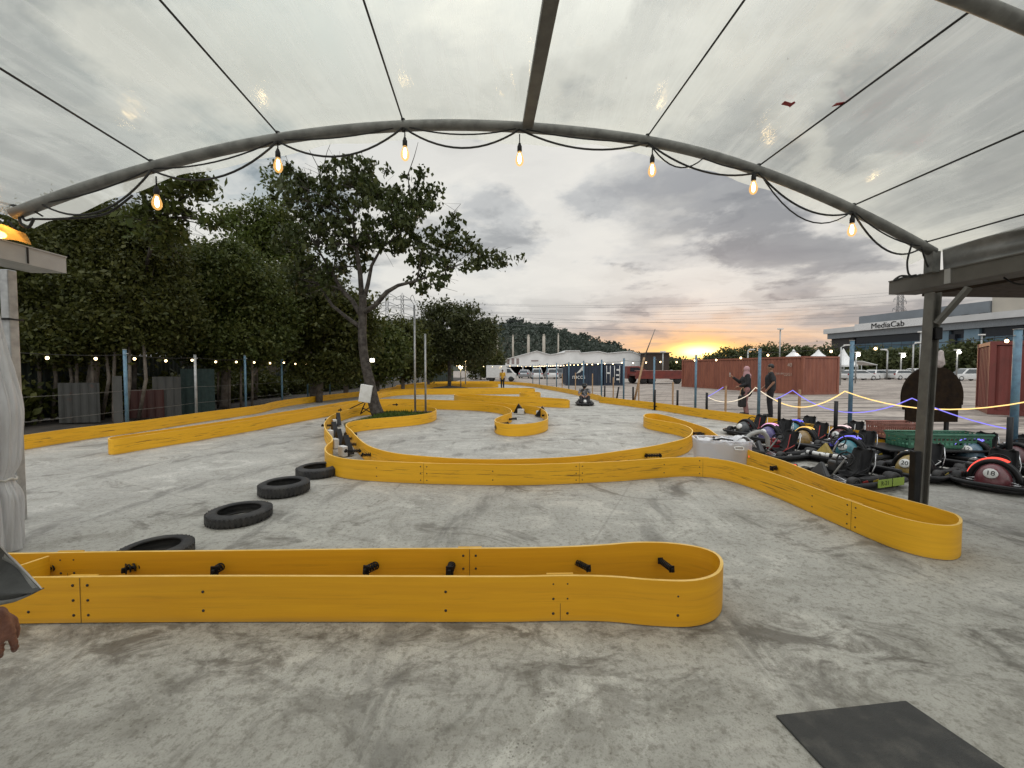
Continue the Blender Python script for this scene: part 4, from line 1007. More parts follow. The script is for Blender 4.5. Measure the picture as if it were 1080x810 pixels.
# grass on the island
isl = [T(*p_) for p_ in [(366,445),(384,441.5),(405,439.5),(430,437.3),(448,434),(455,431.5),(445,430),(415,429.6),(385,430.8),(362,436)]]
isl = [(p.x, p.y) for p in isl]
mb = MB(); cxm = sum(p[0] for p in isl)/len(isl); cym = sum(p[1] for p in isl)/len(isl)
ring = [(x,y,.012) for x,y in isl] + [(cxm+(x-cxm)*.8, cym+(y-cym)*.8, .09) for x,y in isl] + [(cxm,cym,.12)]
n = len(isl); mb.add(ring, [(i,(i+1)%n,n+(i+1)%n,n+i) for i in range(n)] + [(n+i,n+(i+1)%n,2*n) for i in range(n)], 0, True)
tag(mb.build('grass_island', mat('island_soil', (.07,.075,.025), .95, c2=(.10,.075,.045), scale=3, bump=.4)), kind='structure')
def inpoly(x, y, poly):
    r = False; j = len(poly)-1
    for i in range(len(poly)):
        if (poly[i][1] > y) != (poly[j][1] > y) and x < (poly[j][0]-poly[i][0])*(y-poly[i][1])/(poly[j][1]-poly[i][1])+poly[i][0]: r = not r
        j = i
    return r
bl = []; xs = [p[0] for p in isl]; ys = [p[1] for p in isl]
while len(bl) < 9000:
    x, y = RNG.uniform(min(xs),max(xs)), RNG.uniform(min(ys),max(ys))
    if inpoly(x,y,isl) and x > min(xs)+.7: bl.append((x,y,.085+.03*RNG.random()))
g = leaf_quads(np.array(bl)+np.array([0,0,.01]), .07, None, 'grass', GRASSM, 4, -1.6); tag(g, kind='stuff')

# ------------------------------------------------------------------ island furniture
pole_g = 'thin poles on the grass island'
for (px, top, lb) in ((438,322,'taller thin grey pole on the grass island with wire hooks at its top'),(449,352,'shorter thin grey pole on the right end of the grass island')):
    b = G(px, 437, .1); r = thing('thin_pole', lb, 'pole', b, 0, pole_g)
    h = P(px, top, b.y).z - b.z
    mb = MB(); mb.tube([(0,0,0),(0,0,h)], .032, 10); mb.build('shaft', GALV, r)
    mb = MB(); mb.box((.06,0,.05), (.28,.16,.1), bev=.01); mb.build('base_block', RUST, r)
    if top < 330:
        mb = MB(); mb.tube(crom([V3((0,0,h)),V3((-.12,0,h+.22)),V3((-.05,0,h+.33)),V3((.03,0,h+.1))], 5), .008, 5); mb.build('wire_hook', CABLE, r)
# white box on a leaning black stand
b = G(384,437,.1); r = thing('control_box', 'white box tilted on a black metal stand against the leaning tree trunk', 'box', b)
k = b.y/FPX
mb = MB(); M = frame(P(386,415,b.y-.45)-b, V3((1,.1,-.16)), V3((.28,0,1))); mb.box((0,0,0), (12*k,18*k,.16), bev=.02, M=M); mb.build('box_body', mat('grubby_white', (.70,.70,.67), .55, c2=(.58,.57,.53), scale=4), r)
mb = MB()
for a_, c_ in (((385,425),(380,437)),((391,424),(392,437)),((382,430),(393,436)),((392,428),(381,436)),((384,424),(369,431)),((369,431),(366,441))):
    mb.tube([P(*a_, b.y-.1)-b, P(*c_, b.y-.1)-b], .018, 6)
mb.build('stand', BLACK, r)
p = P(393,380,Yt-.2); r = thing('floodlight', 'small lit floodlight fixed on the leaning tree trunk', 'lamp', p)
mb = MB(); mb.box((0,0,0),(.15,.08,.13),bev=.015); mb.tube([(0,.03,0),(-.25,.14,-.05)], .015, 6); mb.build('housing', BLACK, r)
mb = MB(); mb.box((0,-.043,0),(.12,.01,.10)); mb.build('lens', emit('floodlight_glow', (1,.93,.75), 12), r)

# ------------------------------------------------------------------ fences, posts and strung bulbs
def fence_post(label, p, h, r_, m, group, cap=True):
    root = thing('fence_post', label, 'post', p, 0, group)
    mb = MB(); mb.tube([(0,0,0),(0,0,h)], r_, 10); mb.build('shaft', m, root)
    mb = MB(); mb.tube([(0,0,h),(0,0,h+.012)], r_*1.15, 10); mb.tube([(-r_*1.2,0,h-.1),(r_*2.2,0,h-.1)], .012, 6); mb.build('bracket', GALV, root)
    return root
LP = [V3((-9.75+.04*math.sin(i*2.1), 8.0+2.3*i if i else 7.4, 0)) for i in range(16)]
LP[1].y = 10.25; 
for i, p in enumerate(LP):
    if i == 0: continue
    lb = ['','','','third','fourth','fifth','sixth','seventh','eighth','ninth','tenth','eleventh','twelfth','thirteenth','fourteenth','farthest'][i] + ' post from the left in the blue grey posts of the left fence'
    if i == 1: lb = 'nearest visible blue fence post on the left, beside a bright bulb'
    if i == 2: lb = 'pale topped fence post, second from the left in front of the trees'
    fence_post(lb, p, 2.08 if i != 2 else 2.02, .038, BLUEP if i != 2 else GALV, 'posts of the left fence')
def strung(pts, spacing, r, label, group, cable_label, start=.4, sg=.05, bulbmat=None, root_label=None, drop=.05):
    mb = MB(); path = []
    for a, b in zip(pts[:-1], pts[1:]): path += sag(a, b, sg, 6)[:-1]
    path.append(V3(pts[-1])); mb.tube(path, .007, 5); tag(mb.build('light_cable', CABLE), cable_label, 'cable')
    acc = -start; k = 0; proto = None
    for a, b in zip(path[:-1], path[1:]):
        L = (b-a).length
        while acc + L >= spacing*(k):
            t = (spacing*k-acc)/L
            if t < 0: t = 0
            p = a.lerp(b, t)
            if proto is None:
                proto = thing('string_bulb', label, 'bulb', p, 0, group)
                m1 = MB(); m1.tube([(0,0,0),(0,0,-drop)], r*.45, 6); m1.build('socket', BLACK, proto)
                m1 = MB(); m1.ell((0,0,-drop-r*.9), (r,r,r*1.15), 10); m1.build('globe', bulbmat or BULBF, proto)
            else:
                c = copy_tree(proto); c.location = p
            k += 1
        acc += L
lc = [V3((p.x+.03, p.y, 1.95)) for p in LP] + [V3((-6,44.5,2.0)), V3((-3.2,45,1.95)), V3((0,45.5,2.0))]
strung(lc, .98, .030, 'small lit bulb on the light string of the left fence', 'bulbs strung along the left fence', 'black light string cable running from post to post along the left fence', .15)
for z in (.55, 1.05):
    mb = MB()
    for a, b in zip(LP[:-1], LP[1:]): mb.tube(sag(a+UP*z, b+UP*z, .02, 4), .005, 4)
    tag(mb.build('fence_wire', DKSTEEL), ['lower','upper'][z>.6]+' thin fence wire stretched between the left posts', 'wire', 'wires of the left fence')
RP = [(1072,7.0,2.27),(898,9.2,2.23),(801,11.8,2.17),(734,14.1,2.07),(690,16.3,2.07),(658,18.4,2.07),(634.5,20.8,2.06),(615.5,23.8,2.06),(600,27.3,2.05),(587,31,2.05),(577,35,2.05),(569,39,2.05),(562,43,2.05)]
names = ['thick blue post in front of the dark maroon container at the right edge','blue fence post right of the two red containers','blue fence post directly behind the standing couple','blue fence post below the setting sun','blue fence post right of the leaning boom','blue fence post in front of the container doors']
rp_pts = []
for i, (px, Y, h) in enumerate(RP):
    p = PG(px, Y); rp_pts.append(p)
    fence_post(names[i] if i < len(names) else ['seventh','eighth','ninth','tenth','eleventh','twelfth','farthest'][i-6] + ' post from the right in the line of the right fence', p, h, .052 if i == 0 else (.042 if i < 3 else .038), BLUEP, 'posts of the right fence')
rc_ = [V3((13,4.5,2.3))] + [V3((p.x, p.y-.03, h-.10)) for p, (_, _, h) in zip(rp_pts, RP)] + [V3((.6,46,2.0))]
strung(rc_, .93, .027, 'small lit bulb on the light string of the right fence', 'bulbs strung along the right fence', 'black light string cable running from post to post along the right fence', .5, .05)
# timber stakes and short black rope posts
for i, (px, top, Y) in enumerate([(710,403,15.4),(766,407,12.9),(844,411,10.6),(674,402,17.3),(647,398,19.6),(625,394,22),(607,393,25.5),(593,394,29)]):
    p = PG(px, Y); h = P(px, top, Y).z
    mb = MB(); mb.box((0,0,h/2), (.055,.04,h), bev=.004); o = mb.build('timber_stake', WOOD); o.location = p
    tag(o, ['timber stake left of the sunlit post, in front of the red flatbed','timber stake holding the rope light left of the couple','timber stake right of the couple carrying the rope peak'][i] if i < 3 else ['timber stake just right of the foot of the leaning boom','timber stake left of the leaning boom','timber stake right behind the moving kart','timber stake just left of the moving kart','leftmost timber stake in the line along the right fence'][i-3], 'stake', 'timber stakes along the right fence')
bpx = [(746,414,13.1,'black rope post at the left end of the glowing rope'),(823,420,10.5,'black rope post just right of the standing man'),(883,423,8.7,'black rope post between the two glowing ropes'),(1068,440,6.6,'black rope post in front of the thick blue post'),(715,411.5,14.6,'black post under the sun, third from the leaning boom'),(691,411,15.7,'black post right in front of the blue fence post beside the boom'),(668,408,17.2,'black post at the foot of the leaning boom'),(650,408,18.8,'leaning black post left of the boom'),(638,407,20,'black post with a flat top beside the moving kart')]
for i, (px, top, Y, lb) in enumerate(bpx):
    p = PG(px, Y); h = P(px, top, Y).z; r = thing('rope_post', lb, 'post', p, 0, 'short black posts')
    mb = MB(); mb.tube([(0,0,0),((.12 if i == 7 else 0),0,h)], .038, 10); mb.build('tube', BLACK, r)
    mb = MB(); mb.lathe([(.11,0),(.11,.012),(.04,.03)], 14); mb.build('foot', BLACK, r)
# glowing rope lights
ROPEY = emit('rope_light_yellow', (1,.66,.24), 1.7); ROPEB = emit('rope_light_violet', (.30,.27,1.0), 1.15); ROPEW = emit('rope_light_white', (1,.86,.66), 1.2)
def rope(label, pp, m):
    pts = []
    for (a, b), s_ in zip(zip(pp[:-1], pp[1:]), m[1]): pts += sag(P(*a), P(*b), s_, 12)[:-1]
    pts.append(P(*pp[-1])); m = m[0]; mb = MB(); mb.tube(pts, .011, 6); tag(mb.build('rope_light', m), label, 'rope light', 'glowing rope lights')
rope('warm rope light dipping between the black post and the couple', [(746,418.5,13.1),(790,416,12.7),(797,408.5,12.4),(817,421.5,10.9)], (ROPEW, (.20,.0,.02)))
rope('violet rope light rising left of the couple to the timber stake', [(746,418.5,13.1),(763,408.2,12.9)], (ROPEB, (.01,)))
rope('long yellow rope light peaking behind the karts and running on to the right edge', [(817,421.5,10.9),(891,412.6,8.9),(1110,418,6.6)], (ROPEY, (.27,.30)))
rope('violet rope light sagging low behind the karts and round sign', [(818,421,10.9),(836,411.6,10.6),(962,420,8),(1066,453,6.8)], (ROPEB, (.01,.42,.06)))

# ------------------------------------------------------------------ round board on the right
b = PG(984, 8.6); r = thing('round_sign', 'dark brown round topped board seen from behind, standing in the yard beside the steel post', 'sign', b)
k = 8.6/FPX; zt = P(984,388,8.6).z; 
ol = []
cx_, cz_ = 0, P(984,418,8.6).z; rad = 32.5*k
for i in range(0, 25):
    a = R(-8 + 196*i/24); ol.append((rad*math.cos(a), cz_ + rad*math.sin(a)))
zb1 = P(984,432,8.6).z; zb2 = P(984,445,8.6).z; zb0 = P(984,427,8.6).z
ol += [(-rad*.99,zb0),(-rad*.93,zb0),(-rad*.93,zb1),(-rad*.84,zb1),(-rad*.84,zb2),(rad*.84,zb2),(rad*.84,zb1),(rad*.95,zb1),(rad*.95,zb0),(rad*.99,zb0)]
mb = MB(); mb.prism(ol, -.02, .02, M=frame(V3((0,0,0)), V3((1,0,0)), V3((0,0,1)))); mb.build('panel', BRNB, r)
for x in (-.45, .38):
    mb = MB(); mb.box((x,.05,.35),(.06,.05,.7)); mb.build('leg', BLACK, r)
mb = MB(); mb.box((0,.045,zb1+.25),(.05,.05,.9)); mb.box((0,.045,zb1+.1),(rad*1.6,.05,.05)); mb.build('back_batten', BRNB, r)
PGREY = mat('pale_plush', (.42,.37,.35), .9, c2=(.30,.26,.25), scale=20)
b = P(990,388,8.6); r = thing('ornament', 'pale grey lumpy ornament sitting on top of the round board', 'ornament', b)
mb = MB(); mb.ell((0,0,.10),(.10,.07,.11),12); mb.cap((.0,0,.15),(.035,0,.33),.085,.045); mb.cap((.05,0,.20),(.10,0,.08),.05,.03); mb.ell((-.10,0,.16),(.08,.05,.05),10); mb.ell((-.28,.02,.13),(.06,.05,.08),10); mb.tube([(-.1,0,.12),(-.26,.02,.1)],.025,8)
mb.build('figure', PGREY, r, remesh=.012)
# ------------------------------------------------------------------ shipping containers
REDC = corrugated('container_red', (.28,.100,.060), (.20,.066,.042)); REDC2 = corrugated('container_maroon', (.17,.035,.028), (.115,.026,.02)); NAVY = corrugated('container_navy', (.020,.034,.060), (.014,.022,.038))
def container(label, p, ang, L, W, H, m, doors=None, marks=None, group='shipping containers'):
    # local frame: +X along the visible long side from its left end, +Y away
    root = thing('shipping_container', label, 'container', p, ang, group)
    mb = MB(); pit = .28
    def wall(o, d, L_, n_):
        n = int(L_/pit*4); prof = [0,0,1,1]
        mb.grid(lambda s, t: V3(o) + V3(d)*(L_*s) + V3(n_)*(.036*(prof[int(round(s*n)) % 4])) + UP*(.16+(H-.32)*t), n, 1, smooth=False)
    wall((.08,.05,0), (1,0,0), L-.16, (0,-1,0)); wall((.08,W-.05,0), (1,0,0), L-.16, (0,1,0))
    wall((.05,.08,0), (0,1,0), W-.16, (-1,0,0)); wall((L-.05,.08,0), (0,1,0), W-.16, (1,0,0))
    mb.box((L/2,W/2,H-.03),(L-.06,W-.06,.05)); mb.box((L/2,W/2,.14),(L-.06,W-.06,.08))
    mb.build('walls', m, root)
    mb = MB()
    for x in (.055, L-.055):
        for y in (.055, W-.055): mb.box((x,y,H/2),(.15,.15,H-.01), bev=.01)
        mb.box((x,W/2,H-.07),(.12,W-.16,.13)); mb.box((x,W/2,.075),(.12,W-.16,.14))
    for y in (.055, W-.055): mb.box((L/2,y,H-.07),(L-.16,.12,.13)); mb.box((L/2,y,.075),(L-.16,.12,.14))
    mb.build('frame', m, root)
    if doors:                                # double doors on the +X or -X end
        X = L+.01 if doors > 0 else -.01
        for s in (0, 1):
            mb = MB(); mb.box((X, W/2+(s-.5)*(W/2-.06), H/2), (.05, W/2-.10, H-.3), bev=.01); d = mb.build('door', m, root)
            mb = MB()
            for q_ in (-.3,.25): mb.tube([(X+.06*doors, W/2+(s-.5)*(W/2-.06)+q_, .2),(X+.06*doors, W/2+(s-.5)*(W/2-.06)+q_, H-.2)], .022, 6); mb.box((X+.06*doors, W/2+(s-.5)*(W/2-.06)+q_+.1, H*.42),(.03,.28,.05))
            mb.build('lock_rod', WHITE, d)
    return root
a, b = G(719,407.8), G(848,416.6); ang = math.atan2((b-a).y, (b-a).x); L1 = (b-a).length; H1 = P(719,379,a.y).z
H1 = (H1 + P(848,376.5,b.y).z)/2
c1 = container('long rust red shipping container with vertical ribs under the setting sun', a, ang, L1-.1, 2.75, H1, REDC)
FADED = mat('faded_white_mark', (.50,.42,.36), .7)
for i, (s, x, z, sz) in enumerate((('40', L1-1.0, H1-.55, .34), ('22G1', L1-1.1, H1-1.15, .26), ('CAIU 843', L1-1.75, H1-1.1, .17))):
    M = frame(V3((x,-.05,z)), V3((1,0,0)), V3((0,0,1))); text('container_mark', s, sz, FADED, c1, M)
a3 = G(1042,437); H3 = P(1045,360,a3.y).z
c3 = container('dark maroon shipping container cut by the right picture edge behind the thick blue post', a3, R(-42), 6.0, 2.44, H3, REDC2)
aN = G(597,406.6); bN = G(636,406.9); HN = P(600,383.5,aN.y).z
c4 = container('navy blue shipping container with a white emblem, parked beyond the far right fence', V3((aN.x,aN.y,0)), R(-4), (bN-aN).length, 6, HN, NAVY)
M = frame(V3((1.2,-.06,HN*.40)), V3((1,0,0)), V3((0,0,1))); text('container_mark', 'mccs', .62, WHITE, c4, M)
mb = MB(); mb.prism([(-.5,-.25),(.25,.62),(.25,-.1),(.02,.1),(-.12,-.12)], 0, .01, M=frame(V3((1.45,-.07,HN*.40+.55)), V3((1,0,0)), V3((0,0,1)))); mb.build('emblem', WHITE, c4)
aD = G(637,406.6); bD = G(657,406.6)
c5 = container('navy blue shipping container seen from its door end with white lock rods', V3((bD.x,aD.y,0)), R(90), 6, (bD-aD).length, HN, NAVY, doors=None)
mb = MB()
for x in (.35,.85,1.25,1.6): mb.tube([(-.10,x,.25),(-.10,x,HN-.2)], .03, 6)
for x,z in ((.5,1.5),(.55,1.0),(.5,.6),(1.4,1.2)): mb.box((-.09,x,z),(.02,.3,.16))
mb.build('lock_rod', WHITE, c5)

# ------------------------------------------------------------------ cars, van, truck
CARW = mat('car_paint_white', (.62,.62,.61), .3, coat=.6, c2=(.55,.55,.54)); CARG = mat('car_paint_silver', (.33,.34,.35), .32, .4, coat=.5); CARD = mat('car_paint_dark', (.05,.055,.06), .3, coat=.6); CARR = mat('truck_red', (.19,.035,.025), .5, c2=(.12,.025,.02), scale=2)
def car(label, p, ang, paint, suv=False, group='cars parked beyond the track', L=4.3):
    root = thing('parked_car', label, 'car', p, ang, group); H = 1.66 if suv else 1.46; W = 1.78
    lower = [(-L/2,.32),(-L/2+.02,.72),(-L/2+.12,.92),(-L/2+.35,.97 if suv else .95),(L/2-1.15,.94),(L/2-.35,.82),(L/2-.04,.66),(L/2,.35),(L/2-.1,.22),(-L/2+.1,.22)]
    roof = [(-L/2+.10,.90),(-L/2+.30 if suv else -L/2+.55,H-.08),(-L/2+.7,H),(L/2-2.0,H-.01),(L/2-1.75,H-.06),(L/2-.98,.90)]
    def loft(mb, prof, w0, w1, zt, m):
        vs = []; n = len(prof)
        for s in (-1, 1):
            for x, z in prof: vs.append((x, s*(w0 if z < .93 else w0+(w1-w0)*min(1,(z-.9)/(zt-.9))), z))
        mb.add(vs, [tuple(range(n)), tuple(range(2*n-1,n-1,-1))] + [((i+1)%n, i, n+i, n+(i+1)%n) for i in range(n)], m)
    mb = MB(); loft(mb, lower, W/2, W/2-.03, .98, 0); loft(mb, roof, W/2-.05, W/2-.28, H, 0); mb.build('body', paint, root, bevel=.05)
    wp = [(-L/2+.32,.97),(-L/2+.52 if suv else -L/2+.70,H-.13),(L/2-1.92,H-.11),(L/2-1.22,.97)]
    for s in (-1, 1):
        mb = MB(); vs = [(x, s*(W/2-.05-.23*(z-.9)/(H-.9)+.012), z) for x, z in wp]; mb.add(vs, [(0,1,2,3) if s < 0 else (3,2,1,0)]); mb.build('side_window', GLASSD, root, solid=.012)
    for nm, xs in (('windscreen', ((L/2-1.02,.96),(L/2-1.72,H-.09))), ('rear_window', ((-L/2+.14,.98),(-L/2+.29 if suv else -L/2+.50,H-.12)))):
        mb = MB(); (x0,z0),(x1,z1) = xs; dx = .02 if nm == 'windscreen' else -.02
        mb.add([(x0+dx,-.72,z0),(x0+dx,.72,z0),(x1+dx,.55,z1),(x1+dx,-.55,z1)], [(0,1,2,3)]); mb.build(nm, GLASSD, root, solid=.012)
    for x in (-L/2+.78, L/2-.82):
        for s in (-1, 1):
            mb = MB(); M = Matrix.Translation((x, s*(W/2-.10), .33)) @ Matrix.Rotation(PI/2,4,'X'); mb.lathe([(.2,-.10),(.31,-.10),(.33,-.06),(.33,.06),(.31,.10),(.2,.10)], 18, closed=True, M=M); wh = mb.build('wheel', RUBBER, root)
            mb = MB(); mb.lathe([(.001,-.03),(.19,-.05),(.205,-.09),(.205,.09),(.19,.05),(.001,.03)], 14, M=M); mb.build('rim', CHROME, wh)
    for s in (-1, 1):
        mb = MB(); mb.box((L/2-.09, s*.66, .68),(.16,.36,.13), bev=.03); mb.build('headlight', HEADL, root)
        mb = MB(); mb.box((-L/2+.05, s*.72, .82),(.10,.24,.22), bev=.03); mb.build('tail_light', TAILR, root)
    return root
D = 62
for px, Y, ang, pt, sv, lb in [(906,58,1,CARW,False,'white saloon car parked nearest the marquee, seen side on'),(926,61,20,CARW,False,'white car with dark front, second from the marquee in the parked row'),(938,66,35,CARG,False,'silver grey car in the middle of the parked row'),(953,60,3,CARW,False,'white hatchback parked beside the round board'),(970,68,10,CARW,True,'white car half hidden behind the round board'),(1019,55,175,CARW,True,'white sport utility car parked between the round board and the maroon container'),(885,80,5,CARW,False,'white car just showing behind the maroon container end'),
                               (554,70,80,CARG,False,'grey car under the shed roof, left of the white pickup'),(566,66,90,CARW,True,'tall white car seen from the front under the shed roof'),(581,66,93,CARW,True,'white car with dark windscreen beside the navy container'),(592,70,110,CARG,True,'silver car partly behind the navy container'),(508,62,160,CARW,False,'white car left of the white box truck by the trees')]:
    car(lb, PG(px,Y), R(ang), pt, sv)
# white box truck on the far left
p = PG(513,52); r = thing('box_truck', 'white box truck parked behind the far track end near the marshal', 'truck', p, R(-4)); s_ = 52/FPX
mb = MB(); mb.box((1.35,0,1.25),(2.5,1.9,1.55), bev=.05); mb.build('cargo_box', CARW, r)
mb = MB(); mb.add([(2.55+x,s*.85,z) for s in (-1,1) for x,z in ((0,.4),(0,1.75),(.45,1.72),(1.0,1.1),(1.25,.95),(1.25,.4))], [(0,1,2,3,4,5),(11,10,9,8,7,6)]+[((i+1)%6,i,6+i,6+(i+1)%6) for i in range(6)]); mb.build('cab', CARW, r, bevel=.04)
mb = MB(); mb.add([(3.03,-.78,1.64),(3.03,.78,1.64),(3.52,.78,1.12),(3.52,-.78,1.12)],[(0,1,2,3)]); mb.add([(2.7,-.87,1.6),(3.0,-.87,1.6),(3.4,-.87,1.12),(2.7,-.87,1.12)],[(0,1,2,3)]); mb.build('windscreen', GLASSD, r, solid=.02)
for x in (.7,3.2):
    for s in (-1,1):
        mb = MB(); mb.lathe([(.001,-.1),(.3,-.1),(.33,-.05),(.33,.05),(.3,.1),(.001,.1)], 16, M=Matrix.Translation((x,s*.8,.33)) @ Matrix.Rotation(PI/2,4,'X')); mb.build('wheel', RUBBER, r)
# red flatbed trailer and tipper behind the fence
p = PG(668,44); r = thing('flatbed_trailer', 'dark red flatbed trailer parked in the yard behind the leaning boom', 'trailer', p, R(0))
mb = MB(); mb.box((2.6,0,.95),(5.6,2.2,.22), bev=.02); mb.box((2.6,-1.05,.70),(5.4,.1,.30)); mb.box((2.7,-1.08,1.22),(5.4,.06,.34)); mb.build('bed', CARR, r)
mb = MB(); mb.box((2.6,-1.12,1.42),(5.6,.05,.05)); mb.build('top_rail', mat('rail_pink', (.42,.22,.19), .6), r)
for x in (.8,1.7,4.4):
    mb = MB(); mb.lathe([(.001,-.15),(.36,-.15),(.4,-.1),(.4,.1),(.36,.15),(.001,.15)], 16, M=Matrix.Translation((x,-.85,.4)) @ Matrix.Rotation(PI/2,4,'X')); mb.build('wheel', RUBBER, r)
p = PG(659,46); r = thing('lorry', 'old red lorry with a sloping bonnet beside the navy container doors', 'lorry', p, 0)
mb = MB(); mb.add([(x,s*1.0,z) for s in (-1,1) for x,z in ((0,.5),(0,1.9),(1.3,1.9),(2.3,1.35),(3.0,1.2),(3.0,.5))], [(0,1,2,3,4,5),(11,10,9,8,7,6)]+[((i+1)%6,i,6+i,6+(i+1)%6) for i in range(6)]); mb.build('cab', CARR, r, bevel=.05)
mb = MB(); mb.add([(.3,-1.02,1.75),(1.25,-1.02,1.75),(1.7,-1.02,1.3),(.3,-1.02,1.3)],[(0,1,2,3)]); mb.build('side_window', GLASSD, r, solid=.02)
for x in (.6,2.4):
    mb = MB(); mb.lathe([(.001,-.15),(.40,-.15),(.45,-.1),(.45,.1),(.40,.15),(.001,.15)], 16, M=Matrix.Translation((x,-.9,.45)) @ Matrix.Rotation(PI/2,4,'X')); mb.build('wheel', RUBBER, r)
mb = MB()
for i in range(26): mb.ell((RNG.uniform(0,4), RNG.uniform(-.8,.8), RNG.uniform(.2,1.3)), (RNG.uniform(.2,.5),RNG.uniform(.2,.5),RNG.uniform(.1,.3)), 7)
o = mb.build('scrap_pile', mat('scrap_grey', (.16,.155,.15), .8, c2=(.08,.075,.07), scale=3)); o.location = PG(702,52); tag(o, 'grey pile of scrap behind the red flatbed trailer', 'scrap pile')
# leaning boom
a, b = P(668,407,17.5), P(691,347,17.5); p = V3((a.x,a.y,0)); r = thing('leaning_boom', 'thin pole leaning right above the fence, pale below and dark at the top', 'pole', p)
m_ = a.lerp(b,.5); mb = MB(); mb.tube([a-p+V3((0,0,-a.z)), m_-p], .045, 8); mb.build('lower_tube', WOOD, r); mb = MB(); mb.tube([m_-p, b-p], [.03,.012], 8); mb.build('upper_tube', DKSTEEL, r)

# ------------------------------------------------------------------ warehouse with saw gables
ROOFW = mat('pale_metal_roof', (.70,.70,.69), .55, c2=(.60,.60,.59), scale=.3); WALLW = mat('pale_shed_wall', (.74,.74,.73), .6, c2=(.64,.64,.63), scale=.4)
Yw = 92; p0 = PG(533,Yw+4); r = thing('warehouse', 'long pale warehouse with three low gables and a dark open front below the hill', 'warehouse', p0)
def W(px, py): v = P(px, py, Yw); return v.x-p0.x, v.z
prof = [W(533,379.5), W(566,370.5), W(580,374.5), W(595,372.2), W(596,370.2), W(611,370.2), W(612,372.8), W(631,371.0), W(640,373.0), W(664,370.8), W(681,376.2)]
zb = W(533,386.5)[1]; x0, x1 = prof[0][0], prof[-1][0]
mb = MB(); n = len(prof)
ol = [(x0,zb)] + prof + [(x1,zb-.1)]
mb.prism(ol, -.1, .1, M=frame(V3((0,-4,0)), V3((1,0,0)), V3((0,0,1)))); mb.build('gable_wall', WALLW, r)
mb = MB()
for (xa,za),(xb_,zb_) in zip(prof[:-1],prof[1:]): mb.add([(xa,-4.4,za+.08),(xb_,-4.4,zb_+.08),(xb_,36,zb_+.08),(xa,36,za+.08)],[(0,1,2,3)])
mb.build('roof', ROOFW, r, solid=.14)
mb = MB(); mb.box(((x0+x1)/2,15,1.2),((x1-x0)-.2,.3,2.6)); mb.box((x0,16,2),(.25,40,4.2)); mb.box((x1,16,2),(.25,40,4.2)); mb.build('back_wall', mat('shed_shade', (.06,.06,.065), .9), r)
mb = MB()
for i in range(9): mb.box((x0+(x1-x0)*i/8,-3.9,zb/2),(.22,.22,zb))
mb.build('front_column', ROOFW, r)
mb = MB()
for px in (536,541,546): x,z = W(px,381); mb.box((x,-4.13,z),(.6,.05,1.3))
mb.box((W(564,380.5)[0],-4.13,W(564,380.5)[1]),(1.6,.05,.3)); mb.build('louvre', mat('louvre_pink', (.30,.24,.23), .7), r)
p = PG(690,88); r = thing('shed', 'dark brown shed block right of the pale warehouse', 'shed', p); mb = MB(); z = P(690,373,88).z; mb.box((0,0,z/2),(4.5,5,z), bev=.05); mb.build('wall', mat('shed_brown', (.045,.03,.022), .8), r); mb = MB(); mb.box((0,0,z+.1),(5.2,5.6,.2)); mb.build('roof', DKSTEEL, r)
# five pale chimneys or masts before the hill
for i, (px, top, w) in enumerate([(525,356,.5),(541,355,.6),(557.3,355,.9),(573.5,354.5,1.0),(588.7,353.5,.5)]):
    p = PG(px, 140); h = P(px, top, 140).z; r = thing('pale_mast', ['pale mast nearest the trees in front of the hill','second pale mast from the trees in front of the hill','broad pale mast, the middle one of the five before the hill','broadest pale mast, above the warehouse gable','thin pale mast, rightmost of the five before the hill'][i], 'mast', p, 0, 'masts in front of the hill')
    mb = MB(); mb.tube([(0,0,0),(0,0,h)], [w*.6,w*.5], 10); mb.build('shaft', mat('mast_concrete', (.40,.36,.30), .8) if i == 0 else bpy.data.materials['mast_concrete'], r); mb = MB(); mb.box((0,0,h+.3),(w*.7,w*.7,.7), bev=.1); mb.build('cap', bpy.data.materials['mast_concrete'], r)

# ------------------------------------------------------------------ hill with woods
Yh = 420; hp = [(380,372),(430,362),(470,354),(500,349),(530,346.5),(548,345.8),(562,347.8),(580,351.5),(600,356.5),(622,363.5),(640,369.5),(662,376),(690,382),(720,387)]
def hillz(px): 
    for (a_, z0), (b_, z1) in zip(hp[:-1], hp[1:]):
        if a_ <= px <= b_: return z0+(z1-z0)*(px-a_)/(b_-a_)
    return 387
nx = 100; mb = MB()
def hillpt(a, b):
    px = 380 + 345*a; top = P(px, hillz(px), Yh).z; x = P(px, HY, Yh).x; t = b
    prof = math.sin(min(t,1.0)*PI) ; z = max(top*prof, -1); y = Yh - 130 + 260*t
    x = x*(y/Yh)**.15
    return V3((x, y, z*(1+.05*mnoise.noise(V3((x*.02,y*.02,3)))) - .5))
mb.grid(hillpt, nx, 24); tag(mb.build('hill', mat('hill_ground', (.035,.042,.03), .95, c2=(.055,.05,.035), scale=.03)), kind='structure')
hl = []
for _ in range(26000):
    p = hillpt(RNG.random(), RNG.uniform(.04,.56)); hl.append((p.x+RNG.normal(), p.y, p.z+RNG.random()**2*5.0))
for _ in range(70):
    p = hillpt(RNG.uniform(.28,.8), .5); h_ = RNG.uniform(3,9); w_ = RNG.uniform(1.2,2.6)
    for _ in range(40): hl.append((p.x+RNG.normal()*w_, p.y+RNG.normal()*w_, p.z+h_+RNG.normal()*w_*.6))
    for k in range(12): hl.append((p.x+RNG.normal()*.2, p.y, p.z+h_*k/12))
g = leaf_quads(hl, 1.7, None, 'hillside_woods', leafmat('hill_leaves', (.046,.060,.048), (.058,.070,.052), .3), 1.4, .1); tag(g, kind='stuff')
